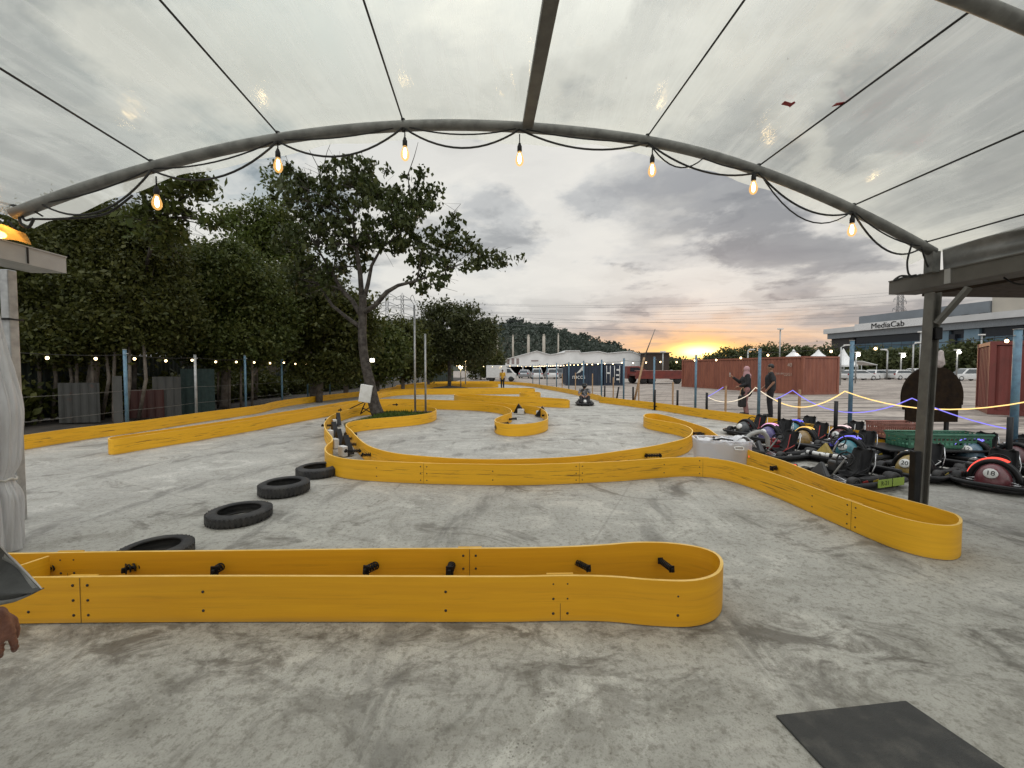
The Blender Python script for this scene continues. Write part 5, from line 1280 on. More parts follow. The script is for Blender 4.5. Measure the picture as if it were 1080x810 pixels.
# far trees behind the containers and in front of the long building
FT = 'trees beyond the parking yard'
def far_tree(px, base, top, w, Y, lb, lm, nc=90, pale=False):
    cyy = top*.55+base*.45; hh = (base-top)*.48
    tree('far_tree', lb, PG(px,Y), [(*PG(px,Y),.25),(*P(px,(base+cyy)/2,Y),.18)], [ell(px,cyy,w,hh,Y), ell(px-w*.45,cyy+hh*.2,w*.6,hh*.7,Y), ell(px+w*.5,cyy+hh*.25,w*.6,hh*.65,Y)], nc, 44, .75, .40, lm, BARK, FT, 6, twig=False)
far = [(752,374,10,'pale lobed tree at the left end of the group right of the sun'),(768,368,13,'dark tree right of the sun above the rust red container'),(786,366,14,'dark tree above the standing couple'),(806,363,14,'tall dark tree above the rust red container left of the mast'),(826,364,13,'dark tree right of the mast above the container'),(846,365,13,'dark tree behind the small white peaks'),(866,363,13,'dark tree left of the long glass building'),(884,368,10,'tree at the left corner of the long glass building')]
for px, top, w, lb in far: far_tree(px, 392, top, w, 120, lb, LEAFF)
near_b = [(905,370,11,'green tree behind the tallest white marquee peak'),(922,369,12,'green tree right of the tallest marquee peak'),(940,371,11,'olive green tree between two lamp posts before the glass building'),(958,369,12,'green tree behind the lamp post left of the steel post'),(976,369,12,'green tree behind the steel post'),(1000,366,13,'green tree right of the steel post before the glass building'),(1018,362,14,'yellow green tree in front of the blue glass panels'),(1036,362,13,'yellow green tree left of the dark maroon container'),(1062,366,14,'green tree behind the dark maroon container')]
for i, (px, top, w, lb) in enumerate(near_b): far_tree(px, 394, top, w, 82, lb, LEAFF if i < 6 else LEAFO, 110)
for px, top, w, lb in [(697,378,9,'low dark tree right of the brown shed'),(714,380,9,'low dark tree left of the sun'),(733,381,10,'low dark tree right below the sun')]: far_tree(px, 392, top, w, 110, lb, LEAFF, 60)
# marquee tents
TENT = mat('tent_white', (.78,.78,.77), .6, c2=(.70,.70,.69)); 
for px, top, eave, hw, Y, lb in [(889,367.5,385,8.5,62,'white pagoda tent with the tallest peak beside the blue post'),(836.5,368,376,5,75,'small white tent peak above the maroon container, left one'),(862.5,368,376,5,75,'small white tent peak right of its twin above the maroon container')]:
    p = PG(px, Y); r = thing('pagoda_tent', lb, 'tent', p, R(10), 'white pagoda tents'); k = Y/FPX; w = hw*k; ze = P(px,eave,Y).z; zt = P(px,top,Y).z
    mb = MB(); rings = [(1,0),(.62,.28),(.36,.52),(.16,.78),(.02,1)]
    vs = [(sx*w*f, sy*w*f, ze+(zt-ze)*t) for f,t in rings for sx,sy in ((-1,-1),(1,-1),(1,1),(-1,1))]
    mb.add(vs, [(i*4+j, i*4+(j+1)%4, i*4+4+(j+1)%4, i*4+4+j) for i in range(4) for j in range(4)], 0, False); mb.box((0,0,ze-.12),(2*w,2*w,.26)); mb.build('roof', TENT, r)
    mb = MB()
    for sx in (-1,1):
        for sy in (-1,1): mb.tube([(sx*w*.96,sy*w*.96,0),(sx*w*.96,sy*w*.96,ze)], .05, 6)
    mb.build('legs', GALV, r)
p = PG(908,64); r = thing('awning', 'low white awning sloping down right of the tallest white tent', 'awning', p); k = 64/FPX; z0 = P(900,381,64).z; z1 = P(917,385,64).z
mb = MB(); mb.add([(-8*k,-1.5,z0),(8.5*k,-1.5,z1),(8.5*k,2,z1),(-8*k,2,z0)],[(0,1,2,3)]); mb.build('sheet', TENT, r, solid=.08); mb = MB(); [mb.tube([(x*k,y,0),(x*k,y,z1-.03)], .05, 6) for x in (-7.5,8) for y in (-1.4,1.9)]; mb.build('legs', GALV, r)

# ------------------------------------------------------------------ long glass building on the right
f0 = V3((P(879,HY,124).x, 124, 0)); f1d = P(1081,HY,84); f1 = V3((f1d.x, f1d.y, 0)); dF = (f1-f0); LF = dF.length; dF.normalize(); nF = V3((dF.y,-dF.x,0))
if nF.dot(f0) > 0: nF = -nF
bld = thing('office_building', 'long modern office building with white fascia and blue glass behind the right hand trees', 'building', f0)
def zat(px, py):                             # height on the facade plane
    d = ray(px, py); k = (f0-EYE).dot(nF)/d.dot(nF); p = EYE + d*k; return p.z, (p-f0).dot(dF)
def slab(mb, s0, s1, z0, z1, off, dep, mi=0):
    M = frame(f0*0 + dF*((s0+s1)/2) + UP*((z0+z1)/2) - nF*(dep/2-off), dF, -nF); mb.box((0,0,0), (s1-s0, dep, z1-z0), mi, M=M)
zf1 = zat(879,347)[0]; zf0 = zat(879,352)[0]; S1 = LF+40
FASC = mat('fascia_white', (.60,.60,.60), .5, c2=(.52,.52,.52), scale=.2); UBLK = mat('upper_grey_cladding', (.17,.19,.21), .5, c2=(.14,.155,.17), scale=.2); BEI = mat('beige_cladding', (.42,.38,.32), .6, c2=(.36,.33,.28), scale=.2); SOFG = mat('soffit_grey', (.22,.24,.26), .6)
mb = MB(); slab(mb, -2, S1, zf0, zf1, 1.8, 30); mb.build('fascia', FASC, bld)
mb = MB(); slab(mb, -1.2, S1, zf0-1.6, zf0-.02, 1.2, 28); mb.build('soffit', SOFG, bld)
GLB, nt = newmat('facade_glass'); tc = nd(nt,'ShaderNodeTexCoord'); bk = nd(nt,'ShaderNodeTexBrick'); bk.offset = 0
_sx = nd(nt,'ShaderNodeSeparateXYZ'); lk(nt,tc,3,_sx,0); _cb = nd(nt,'ShaderNodeCombineXYZ'); lk(nt,_sx,1,_cb,0); lk(nt,_sx,2,_cb,1); lk(nt,_cb,0,bk,'Vector')
bk.inputs['Scale'].default_value = 1; bk.inputs['Brick Width'].default_value = 2.2; bk.inputs['Row Height'].default_value = 1.9; bk.inputs['Mortar Size'].default_value = .06; bk.inputs['Color1'].default_value = (.055,.11,.16,1); bk.inputs['Color2'].default_value = (.09,.16,.21,1); bk.inputs['Mortar'].default_value = (.02,.03,.04,1)
pp = nd(nt,'ShaderNodeBsdfPrincipled'); lk(nt,bk,0,pp,'Base Color'); pp.inputs['Roughness'].default_value = .12; pp.inputs['Specular IOR Level'].default_value = .6; out(nt,(pp,0))
GLDK = mat('dark_strip_glass', (.015,.02,.028), .15, spec=.5)  # dark glass of the window band and the tall window
mb = MB(); slab(mb, 1, S1, zf0-3.6, zf0-1.6, -.2, 26); mb.build('dark_window_band', GLDK, bld)
mb = MB(); slab(mb, 1, S1, .1, zf0-3.6, -.1, 26); mb.build('glass_front', GLB, bld)
for a_, b_ in ((988,1002),(1018,1034)):
    s0 = zat(a_,370)[1]; s1 = zat(b_,370)[1]; mb = MB(); slab(mb, s0, s1, 1, zf0-1.7, .6, 2); mb.build('pale_glass_bay', mat('pale_bay_glass', (.16,.24,.30), .2, c2=(.12,.2,.26), scale=.3), bld)
s0 = zat(1003,370)[1]; s1 = zat(1009,370)[1]; mb = MB(); slab(mb, s0, s1, 4, zf0-2.6, .75, 2); mb.build('tall_window', GLDK, bld)
mb = MB(); slab(mb, -.6, 6, 0, zf0-1.6, .3, 20); mb.build('corner_block', mat('dark_corner_cladding', (.05,.045,.045), .6), bld)
# set back upper block
back = 8
def zat2(px, py):
    o = f0 - nF*back; d = ray(px, py); k = (o-EYE).dot(nF)/d.dot(nF); p = EYE + d*k; return p.z, (p-f0).dot(dF)
zu1, su0 = zat2(906,334); zu0 = zat2(906,341)[0]; su1 = zat2(1044,320)[1]
mb = MB(); slab(mb, su0, su1, zf1, zu1, -back, 20); mb.build('upper_block', UBLK, bld)
mb = MB(); slab(mb, su1+.1, S1, zf1, zat2(1060,309)[0], -back-.5, 18); mb.build('beige_block', BEI, bld)
mb = MB()
for i in range(8): s = su0+6+i*(su1-su0-4)/8; slab(mb, s, s+1.1, zf1, zf1+1.0, -back+1.2, 1)
mb.build('roof_unit', BLACK, bld)
ps, ss = zat(944,342.6)[0], zat(942,342.5)[1]
mb = MB(); slab(mb, ss-8.5, ss+8, zf0+.05, zf1+.5, 1.95, .3); mb.build('sign_board', mat('sign_white', (.78,.78,.78), .5), bld)
M = frame(dF*ss + UP*((zf0+zf1)/2+.2) + nF*2.0, dF, UP); text('sign_lettering', 'MediaCab', 2.0, BLACK, bld, M, .05)
# ------------------------------------------------------------------ pylons and power lines
PYL = mat('pylon_steel', (.16,.17,.18), .6, .2)
def pylon(label, px, Y, top, w, ang=0.):
    p = PG(px, Y); H = P(px, top, Y).z; r = thing('power_pylon', label, 'pylon', p, ang, 'lattice pylons on the skyline'); mb = MB()
    def hw(z): return w*(1-.86*min(1, z/(H*.72)))+w*.05
    zs = [0,.14,.27,.39,.5,.6,.68,.76,.83,.9,.96]; rr = .05*Y/160
    C4 = lambda z: [V3((sx*hw(z*H), sy*hw(z*H), z*H)) for sx,sy in ((-1,-1),(1,-1),(1,1),(-1,1))]
    for a_, b_ in zip(zs[:-1], zs[1:]):
        A_, B_ = C4(a_), C4(b_)
        for i in range(4): mb.tube([A_[i],B_[i]], rr*1.5, 4); mb.tube([A_[i],B_[(i+1)%4]], rr, 4); mb.tube([A_[(i+1)%4],B_[i]], rr, 4); mb.tube([B_[i],B_[(i+1)%4]], rr, 4)
    for i in range(4): mb.tube([C4(.96)[i], V3((0,0,H))], rr*1.3, 4)
    mb.build('lattice_tower', PYL, r)
    tips = []
    for f, l in ((.70,1.15),(.81,1.0),(.92,.8)):
        for s in (-1, 1):
            m2 = MB(); t = V3((s*w*l*1.5,0,f*H)); h_ = hw(f*H)
            for y in (-h_,h_): m2.tube([V3((s*h_,y,f*H)),t], rr, 4); m2.tube([V3((s*h_,y,f*H+H*.045)),t], rr, 4)
            m2.tube([t, t-V3((0,0,H*.03))], rr*1.5, 5); m2.build('cross_arm', PYL, r); tips.append(Matrix.Translation(p) @ Matrix.Rotation(ang,4,'Z') @ (t-V3((0,0,H*.03))))
    return tips
tR = pylon('lattice pylon rising behind the long building on the right', 947, 270, 299, 6.5, .5)
tM = pylon('distant lattice pylon seen through the gap under the tall tree, left one', 409, 330, 306, 6.0, .3)
pylon('distant lattice pylon seen through the gap under the tall tree, right one', 425, 345, 309, 6.0, .3)
pylon('lattice pylon showing above the trees near the left end of the arch', 200, 190, 232, 6.5, .9)
for i, (a_, b_) in enumerate(zip(tM, tR)):
    mb = MB(); mb.tube(sag(a_, b_, 4.5+i*.6, 26), .055, 4); tag(mb.build('power_line', PYL), 'thin power line sweeping across the cloudy sky between the pylons', 'power line', 'power lines across the sky')
    if i < 4:
        mb = MB(); mb.tube(sag(V3(a_)+V3((-15,40,6)), V3(b_)+V3((40,30,-9)), 6, 26), .055, 4); tag(mb.build('power_line', PYL), 'thin power line sweeping across the cloudy sky between the pylons', 'power line', 'power lines across the sky')
# yard lamp posts
LG = 'lamp posts in the parking yard'
LMP = emit('yard_lamp_glow', (1,.93,.78), 16)
def lamp_post(label, px, Y, top, arm, lit, group=LG):
    p = PG(px, Y); h = P(px, top, Y).z; r = thing('lamp_post', label, 'lamp post', p, 0, group); k = Y/FPX
    mb = MB(); mb.tube([(0,0,0),(0,0,h)], .0016*Y, 8); mb.build('pole', GALV, r)
    mb = MB()
    if arm: mb.tube([(0,0,h),(arm*k,0,h+abs(arm)*.35*k)], .0012*Y, 6)
    mb.box((arm*k,0,h+abs(arm)*.35*k), (.012*Y,.006*Y,.003*Y)); mb.build('lamp_head', WHITE, r)
    if lit: mb = MB(); mb.ell((arm*k,-.004*Y,h+abs(arm)*.35*k-.006*Y), .0035*Y, 8); mb.build('lamp', LMP, r)
lamp_post('lamp post with a slanting arm left of the marquee peak', 886.5, 40, 366, 6, False); lamp_post('lamp post with a white head behind the couple', 788.5, 70, 370, 4, False)
lamp_post('slim dark mast above the rust red container', 822, 90, 347, 0, False); lamp_post('thin lamp post before the trees in the middle of the parked cars', 935.5, 60, 370, -4, False)
lamp_post('lamp post with a short arm, left of the pair beside the steel post', 962.5, 50, 363, 5, False); lamp_post('lamp post directly left of the steel post', 970, 52, 350, 0, False); lamp_post('bare post in front of the yellow green trees', 1034, 50, 353, 0, False)
lamp_post('lamp post with a lit lamp right behind the blue post in the yard', 902.5, 45, 372, 1, True); lamp_post('low lit lamp in front of the trees', 950, 60, 373, 1, True); lamp_post('lit lamp in front of the yellow green trees right of the steel post', 1009, 50, 369, 0, True); lamp_post('thin lamp post against the orange sky left of the sun', 699, 75, 371, 0, False)
LG2 = 'lit lamps at the far end of the track'; WARML = emit('warm_lamp_glow', (1,.72,.33), 22)
for px, by, top, lb in ((491,408.5,379,'taller warm lit lamp post in front of the dark tree row'),(486,409,387,'shorter warm lit lamp post beside the young round tree')):
    p = G(px, by); h = P(px, top, p.y).z; r = thing('garden_lamp', lb, 'lamp post', p, 0, LG2); mb = MB(); mb.tube([(0,0,0),(0,0,h)], .045, 8); mb.build('pole', GALV, r); mb = MB(); mb.ell((0,0,h), (.17,.17,.15), 12); mb.build('globe', WARML, r)
# ------------------------------------------------------------------ karts
KS = .74
STK = [mat('sticker_white', (.6,.6,.58), .4), mat('sticker_red', (.42,.03,.025), .4), mat('sticker_yellow', (.5,.36,.03), .4), mat('sticker_blue', (.04,.12,.36), .4)]
def kart(label, dome_px, head, dome_c, led_c, num, dome=True, seatc=None, enginec=None, plate=None, nose_y=None, strip=True, anchor=.50):
    """+X is forward; dome_px is where the front fairing meets the floor"""
    root = thing('go_kart', label, 'go-kart', (0,0,0), head, 'parked go-karts')
    g = G(*dome_px); f = V3((math.cos(head), math.sin(head), 0)); root.location = g - f*anchor*KS; root.location.z = 0.004; root.scale = (KS,KS,KS)
    mb = MB(); ol = [(.86,-.30),(.90,0),(.86,.30),(.62,.50),(-.55,.54),(-.78,.40),(-.78,-.40),(-.55,-.54),(.62,-.50)]
    mb.prism(ol, .045, .075); mb.build('floor_tray', BLACK, root)
    mb = MB(); pts = crom([V3((x*1.03,y*1.06,.13)) for x,y in ol], 5, True); mb.tube(pts, .048, 10, closed=True, flat=.8)
    for x,y in ((.6,.45),(.6,-.45),(-.5,.48),(-.5,-.48)): mb.tube([(x*.8,y*.8,.07),(x,y*1.08,.13)], .02, 6)
    mb.build('bumper', BLACK, root)
    for x in (.50,-.50):
        for s in (-1,1):
            w_ = .06 if x > 0 else .09; R_ = .125 if x > 0 else .135
            M = Matrix.Translation((x, s*.43, R_)) @ Matrix.Rotation(PI/2,4,'X')
            mb = MB(); mb.lathe([(.06,-w_),(R_*.9,-w_),(R_,-w_*.6),(R_,w_*.6),(R_*.9,w_),(.06,w_)], 18, closed=True, M=M); wh = mb.build('wheel', RUBBER, root)
            mb = MB(); mb.lathe([(.001,-.03),(.055,-.05),(.07,-w_*.9),(.07,w_*.9),(.055,.05),(.001,.03)], 12, M=M); mb.build('rim', CHROME, wh)
    if dome:
        dm = mat('fairing_'+label[:14].replace(' ','_'), tuple(x*.8 for x in dome_c), .4, coat=.25, c2=tuple(x*.5 for x in dome_c), scale=14)
        # front fairing: bulging half dome with a dark hoop behind it
        mb = MB()
        def dpt(a, b):
            th = PI*a; ph = PI/2*b
            return V3((.42 + .30*math.sin(ph)*math.sin(PI*.06+th*.88)**.5*.95, -.27*math.cos(th)*math.cos(ph*.0+.0)*(1-.55*b*b), .085 + .36*math.sin(th)*(1-.62*b*b)))
        mb.grid(lambda a, b: V3((.40+.30*math.sin(PI/2*b), -.235*math.cos(PI*a)*math.cos(PI/2*b*.98), .085+.36*math.sin(PI*a)*math.cos(PI/2*b*.98))), 22, 12)
        fr = mb.build('front_fairing', dm, root)
        mb = MB(); mb.tube([V3((.36, -.30*math.cos(PI*k/20), .08+.40*math.sin(PI*k/20))) for k in range(21)], .045, 8); mb.tube([V3((.25, -.29*math.cos(PI*k/20), .08+.39*math.sin(PI*k/20))) for k in range(21)], .05, 8); mb.build('hoop', BLACK, root)
        if strip:
            mb = MB(); le = emit('kart_strip_'+label[:12].replace(' ','_'), led_c, 1.5)
            q_ = [V3((.33, -.345*math.cos(PI*k/20), .085+.452*math.sin(PI*k/20))) for k in range(2,14)]
            mb.tube(q_, .013, 6); mb.tube([v+V3((-.14,0,-.01)) for v in q_], .013, 6); mb.build('light_strip', le, root)
        # number disc on the front of the dome
        nrm = V3((.80,0,.50)).normalized(); c = V3((.40+.32*math.sin(.95)+.006, 0, .085+.36*math.cos(.95)+.01)); M = frame(c, V3((0,1,0)), V3((-.42,0,.9)))
        mb = MB(); mb.lathe([(.001,.006),(.085,.006),(.09,0),(.09,-.03),(.001,-.03)], 24, M=M); di = mb.build('number_disc', WHITE, root)
        if num: text('number', num, .115, BLACK, root, M @ Matrix.Translation((0,0,.0085)), .002)
    else:
        tm = mat('nose_'+label[:12].replace(' ','_'), dome_c, .4, coat=.4, c2=tuple(x*.7 for x in dome_c))
        mb = MB(); vs = [(.84,-.24,.10),(.84,.24,.10),(.66,.20,.12),(.66,-.20,.12),(.62,0.0,.44),(.72,0,.46)]
        mb.add(vs, [(0,1,5),(1,2,4,5),(2,3,4),(3,0,5,4),(0,3,2,1)]); mb.build('nose_panel', tm, root, bevel=.02)
        mb = MB(); mb.tube([(.87,-.30,.20),(.90,0,.20),(.87,.30,.20)], .05, 10); bt = mb.build('front_bar', WHITE if num else BLACK, root)
        if num: mb = MB(); [mb.tube([(.885,y-.03,.20),(.89,y+.03,.20)], .0515, 10) for y in (-.2,-.07,.07,.2)]; mb.build('bar_stripe', BLACK, bt)
        if num: text('number', num, .10, BLACK, root, frame(V3((.955,0,.20)), V3((0,1,0)), V3((0,0,1))), .003)
    # steering
    M = frame(V3((.06,0,.44)), V3((0,1,0)), V3((-.45,0,.9))) ; tor = [V3((.145*math.cos(2*PI*k/24), .145*math.sin(2*PI*k/24), 0)) for k in range(24)]
    mb = MB(); mb.tube(tor, .014, 8, closed=True, M=M)
    for a_ in (.5,2.6,4.7): mb.tube([(0,0,0),(.14*math.cos(a_),.14*math.sin(a_),0)], .011, 6, M=M)
    sw = mb.build('steering_wheel', BLACK, root)
    mb = MB(); mb.tube([(.42,0,.14),(.07,0,.435)], .018, 8); mb.build('steering_column', DKSTEEL, root)
    # bucket seat
    def seatf(a, b):
        y = (a-.5)*2; u = b
        prof = crom([V3((.05,0,.13)),V3((-.12,0,.10)),V3((-.30,0,.13)),V3((-.40,0,.28)),V3((-.50,0,.50)),V3((-.54,0,.60))], 6); p = prof[min(int(u*(len(prof)-1)+.5), len(prof)-1)]
        w_ = .165 + .025*math.sin(u*PI) - (.05 if u > .9 else 0); return V3((p.x + .07*abs(y)**3*(1 if u > .4 else 0), y*w_, p.z + .09*abs(y)**3*(1-u*.5)))
    mb = MB(); mb.grid(seatf, 12, 30); mb.build('seat', seatc or BLACK, root, solid=.018)
    # motor box, side pods, rear
    em = mat('motor_'+label[:12].replace(' ','_'), enginec or (.03,.03,.03), .35, coat=.4)
    mb = MB(); mb.box((-.28,-.36,.22),(.34,.18,.24), bev=.04); mb.box((-.28,-.36,.36),(.2,.12,.06), bev=.02); mb.build('motor_box', em, root)
    for yy, ll in ((.42,.62),(-.42,.36)): mb = MB(); mb.box((.0 if yy > 0 else .12,yy,.16),(ll,.14,.12), bev=.05); mb.build('side_pod', BLACK, root)
    mb = MB(); mb.box((.1,0,.085),(.5,.42,.02)); mb.build('foot_plate', CHROME, root)
    rk = random.Random(label); stc = [(.6,.6,.58),(.5,.04,.03),(.55,.40,.03),(.05,.15,.4),(.6,.6,.6)]
    for q_ in range(4):
        sm_ = STK[rk.randrange(len(STK))]; xx = rk.uniform(-.35,.35); mb = MB(); mb.prism([(xx-.09,.12),(xx+.05+rk.random()*.08,.12),(xx+.09,.17),(xx-.04,.19)], 0, .004, M=Matrix.Translation((0,.4975 if q_ % 2 else -.4975,0)) @ Matrix.Rotation(PI/2 if q_ % 2 == 0 else PI/2,4,'X')); mb.build('sticker', sm_, root)
    for sg in (-1,1):
        mb = MB(); mb.tube([(-.30,sg*.20,.10),(-.42,sg*.21,.34),(-.50,sg*.17,.55)], .012, 6); mb.build('seat_stay', CHROME, root)
        mb = MB(); mb.tube([(.50,sg*.18,.11),(.50,sg*.38,.125)], .014, 6); mb.tube([(.44,sg*.05,.20),(.50,sg*.36,.13)], .009, 6); mb.build('steering_link', CHROME, root)
    mb = MB(); mb.tube(crom([V3((-.30,-.33,.40)),V3((-.40,-.40,.36)),V3((-.62,-.34,.22)),V3((-.80,-.20,.20))], 5), .026, 8); mb.build('exhaust_pipe', CHROME, root)
    mb = MB(); mb.tube([(-.30,.16,.30),(-.22,.22,.30),(.10,.16,.16)], .009, 5); mb.tube([(-.46,-.05,.52),(-.30,.0,.20),(-.05,.05,.14)], .009, 5); mb.build('seat_belt', rk.choice([STK[0], STK[1], BLACK, BLACK]), root)
    mb = MB(); mb.box((-.80,0,.20),(.10,.86,.16), bev=.04); rb_ = mb.build('rear_bumper', BLACK, root)
    if plate:
        pm = mat('plate_green', (.30,.42,.05), .5, c2=(.25,.36,.05)); M = frame(V3((.02,.625,.15)), V3((-1,0,0)), V3((0,0,1)))
        mb = MB(); mb.box((0,0,0),(.36,.14,.008), M=M); mb.box((.36,0,0),(.30,.14,.008), M=M); mb.build('number_plate', pm, root); text('plate_lettering', plate, .11, BLACK, root, M @ Matrix.Translation((0,0,.006)), .001)
    return root
hd = R(205)
kart('maroon domed go-kart numbered 18 with a red light strip, nearest the right picture edge', (1046,516), R(212), (.20,.045,.055), (1.0,.10,.07), '18')
kart('blue domed go-kart with a violet strip behind the low bench under the green basket', (1022,487), R(205), (.10,.20,.28), (.25,.22,1.0), '12')
kart('gold domed go-kart numbered 20 beside the steel post', (958,504), R(205), (.36,.24,.05), (.9,.6,.2), '20', strip=False)
kart('teal domed go-kart numbered 31 with a violet light strip', (892,484), hd, (.05,.23,.28), (.22,.20,1.0), '31')
kart('dark maroon domed go-kart directly behind the teal one numbered 31', (884,469), hd, (.13,.03,.035), (.8,.6,.6), '9')
kart('gold domed go-kart with a yellow light strip in the middle of the row', (845,471), hd, (.28,.17,.045), (1.0,.62,.16), '5')
kart('teal domed go-kart with a blue light strip behind the gold one', (835,461), hd, (.04,.20,.26), (.15,.15,1.0), '7')
kart('purple domed go-kart with a pink light strip beside the plastic tub', (808,466), hd, (.10,.08,.24), (.9,.45,.75), '3')
kart('black go-kart with a red motor box farthest along the row, next to the couple', (783,459), hd, (.025,.03,.03), (.2,.2,.2), None, enginec=(.25,.015,.02), strip=False)
kart('black go-kart with a large red motor box between barrier and plastic tub', (812,483), R(200), (.03,.03,.035), (.9,.1,.05), None, dome=False, enginec=(.28,.015,.02), anchor=.3)
kart('go-kart with a yellow pointed nose and a white striped front bar numbered 6', (868,488), R(210), (.36,.25,.02), (1,.6,.2), '6', dome=False, anchor=.8)
kart('black go-kart with a green side plate reading R-21 beside the steel post', (893,509), R(198), (.03,.03,.03), (.2,.2,.2), None, dome=False, plate='R-21', enginec=(.05,.05,.05), anchor=0)
kart('black go-kart parked behind the low bench at the right edge', (1068,492), R(205), (.09,.02,.025), (1,.2,.1), None, strip=False)
mk = kart('black go-kart moving on the track with a crouched driver', (617,428), R(262), (.05,.055,.06), (.3,.3,.3), None, strip=False)
# red lamps glowing low behind the barrier
REDL = emit('red_lamp_glow', (1,.06,.05), 1.6)
for px, py, lb in ((806,480,'red strip lamp lying on the inner barrier edge next to the plastic tub'),(833,488,'short red strip lamp in front of the black go-kart with the large red motor box')):
    p = G(px, py, .26); r = thing('strip_lamp', lb, 'lamp', (p.x,p.y+.12,.20), R(-28), 'red strip lamps'); mb = MB(); mb.box((0,0,0),(.30,.05,.04), bev=.012); mb.build('lens', REDL, r); mb = MB(); mb.box((0,.05,-.08),(.34,.06,.20), bev=.01); mb.build('bracket', BLACK, r)

# ------------------------------------------------------------------ tub, baskets, bench
TUBM, nt = newmat('milky_plastic'); pp = nd(nt,'ShaderNodeBsdfPrincipled'); pp.inputs['Base Color'].default_value = (.80,.80,.82,1); pp.inputs['Roughness'].default_value = .3
_t = nd(nt,'ShaderNodeBsdfTransparent'); _t.inputs[0].default_value = (.9,.9,.92,1); _m = nd(nt,'ShaderNodeMixShader'); _m.inputs[0].default_value = .42; lk(nt,_t,0,_m,1); lk(nt,pp,0,_m,2); out(nt,(_m,0))
p = G(762,490); r = thing('storage_tub', 'milky plastic storage tub filled with white cloth, standing between the barriers', 'tub', (p.x,p.y+.05,.004), R(-12))
kx = 6.75/FPX
def tubside(a, b):
    th = 2*PI*a; w, d, rr = .40+.03*b, .24+.03*b, .07; e = 5
    c, s = math.cos(th), math.sin(th); rad = (abs(c/w)**e + abs(s/d)**e)**(-1/e); return V3((rad*c, rad*s, .02+.40*b))
mb = MB(); mb.grid(tubside, 64, 6); n0 = len(mb.v); mb.add([tubside(k/64,0) for k in range(64)], [tuple(range(64))]); mb.build('body', TUBM, r, solid=.006)
mb = MB(); mb.tube([tubside(k/64,1) for k in range(64)], .014, 6, closed=True); mb.build('rim', TUBM, r)
mb = MB(); mb.tube([(.12,-.285,.34),(.12,-.305,.30),(.25,-.305,.30),(.25,-.285,.34)], .009, 6); mb.tube([(.12,-.285,.345),(.25,-.285,.345)], .009, 6); mb.build('handle', WHITE, r)
CLO = mat('white_cloth', (.66,.66,.66), .85, c2=(.52,.52,.54), scale=6)
mb = MB(); mb.grid(lambda a, b: V3((-.36+.72*a, -.21+.42*b, .39+.07*mnoise.noise(V3((a*4,b*3,1)))+.05*mnoise.noise(V3((a*9,b*8,4)))+.03*math.sin(a*20+b*9)*.5)), 40, 26); mb.build('cloth', CLO, r, solid=.01)
mb = MB(); mb.grid(lambda a, b: V3((.18+.34*a, -.10+.26*b+.05*a, .40+.10*math.sin(PI*a)*(1-.3*b)+.03*mnoise.noise(V3((a*6,b*5,8)))-.10*a*a)), 22, 16); mb.build('draped_cloth', CLO, r, solid=.012)
mb = MB(); mb.tube(crom([V3((.34,0,.38)),V3((.45,.03,.50)),V3((.62,.06,.55)),V3((.72,.08,.46)),V3((.74,.09,.30))], 6), .035, 10); mb.build('hose', mat('grey_hose', (.33,.33,.31), .6), r)
mb = MB(); mb.box((-.05,-.05,.40),(.22,.05,.02), rot=(.3,.2,.5), bev=.008); mb.box((-.12,.02,.41),(.16,.04,.03), rot=(.2,-.3,1.2), bev=.008); mb.tube([(-.2,-.1,.40),(0,-.02,.43),(.16,-.08,.41)], .014, 6); mb.build('tools', BLACK, r)
def basket(label, px, Y, z, wpx, hpx, dep, m, ang=0):
    k = Y/FPX; w = wpx*k; h = hpx*k; p = PG(px, Y, z); r = thing('plastic_basket', label, 'basket', p, ang, 'plastic baskets')
    mb = MB()
    for s in (-1,1):
        for q_ in range(3): zz = h*(.16+.34*q_); mb.box((0, s*(dep/2), zz), (w*(.92+.06*q_/2), .012, h*.16)); mb.box((s*w/2*(.94+.05*q_/2), 0, zz), (.012, dep, h*.16))
        n = 18
        for i in range(n+1): mb.box((-w*.46+w*.92*i/n, s*(dep/2), h*.5), (.014,.016,h*.96))
        for i in range(7): mb.box((s*w*.475, -dep/2+dep*i/6, h*.5), (.016,.014,h*.96))
    mb.build('mesh_side', m, r); mb = MB(); mb.box((0,0,.012),(w*.94,dep,.02)); mb.build('base', m, r)
    mb = MB(); mb.tube([(-w/2,-dep/2-.01,h),(w/2,-dep/2-.01,h),(w/2,dep/2+.01,h),(-w/2,dep/2+.01,h)], .018, 8, closed=True); mb.build('rim', m, r)
    return r
BGRN = mat('green_plastic', (.055,.17,.105), .4, c2=(.04,.13,.08)); BPNK = mat('faded_terracotta_plastic', (.30,.13,.10), .55, c2=(.24,.10,.075))
basket('green plastic basket on the low bench behind the steel post', 991, 7.2, .225, 84, 14, .45, BGRN, R(-3))
basket('faded terracotta plastic basket behind the green one', 946, 8.1, .25, 42, 15, .42, BPNK, R(-2))
p = PG(990,7.1); r = thing('low_bench', 'low black bench board carrying the plastic baskets', 'bench', p, R(-3))
mb = MB(); mb.box((0,.1,.205),(2.0,.75,.035), bev=.01); mb.build('board', BLACK, r)
for x in (-.85,.85):
    for y in (-.2,.4): mb = MB(); mb.box((x,y,.093),(.05,.05,.185)); mb.build('leg', BLACK, r)
p = PG(950,8.15); r = thing('low_stand', 'low dark stand under the faded terracotta basket', 'stand', p, 0); mb = MB(); mb.box((0,0,.225),(.95,.5,.03)); mb.build('board', BLACK, r); mb = MB(); [mb.box((x,y,.105),(.05,.05,.21)) for x in (-.4,.4) for y in (-.2,.2)]; mb.build('leg_frame', BLACK, r)

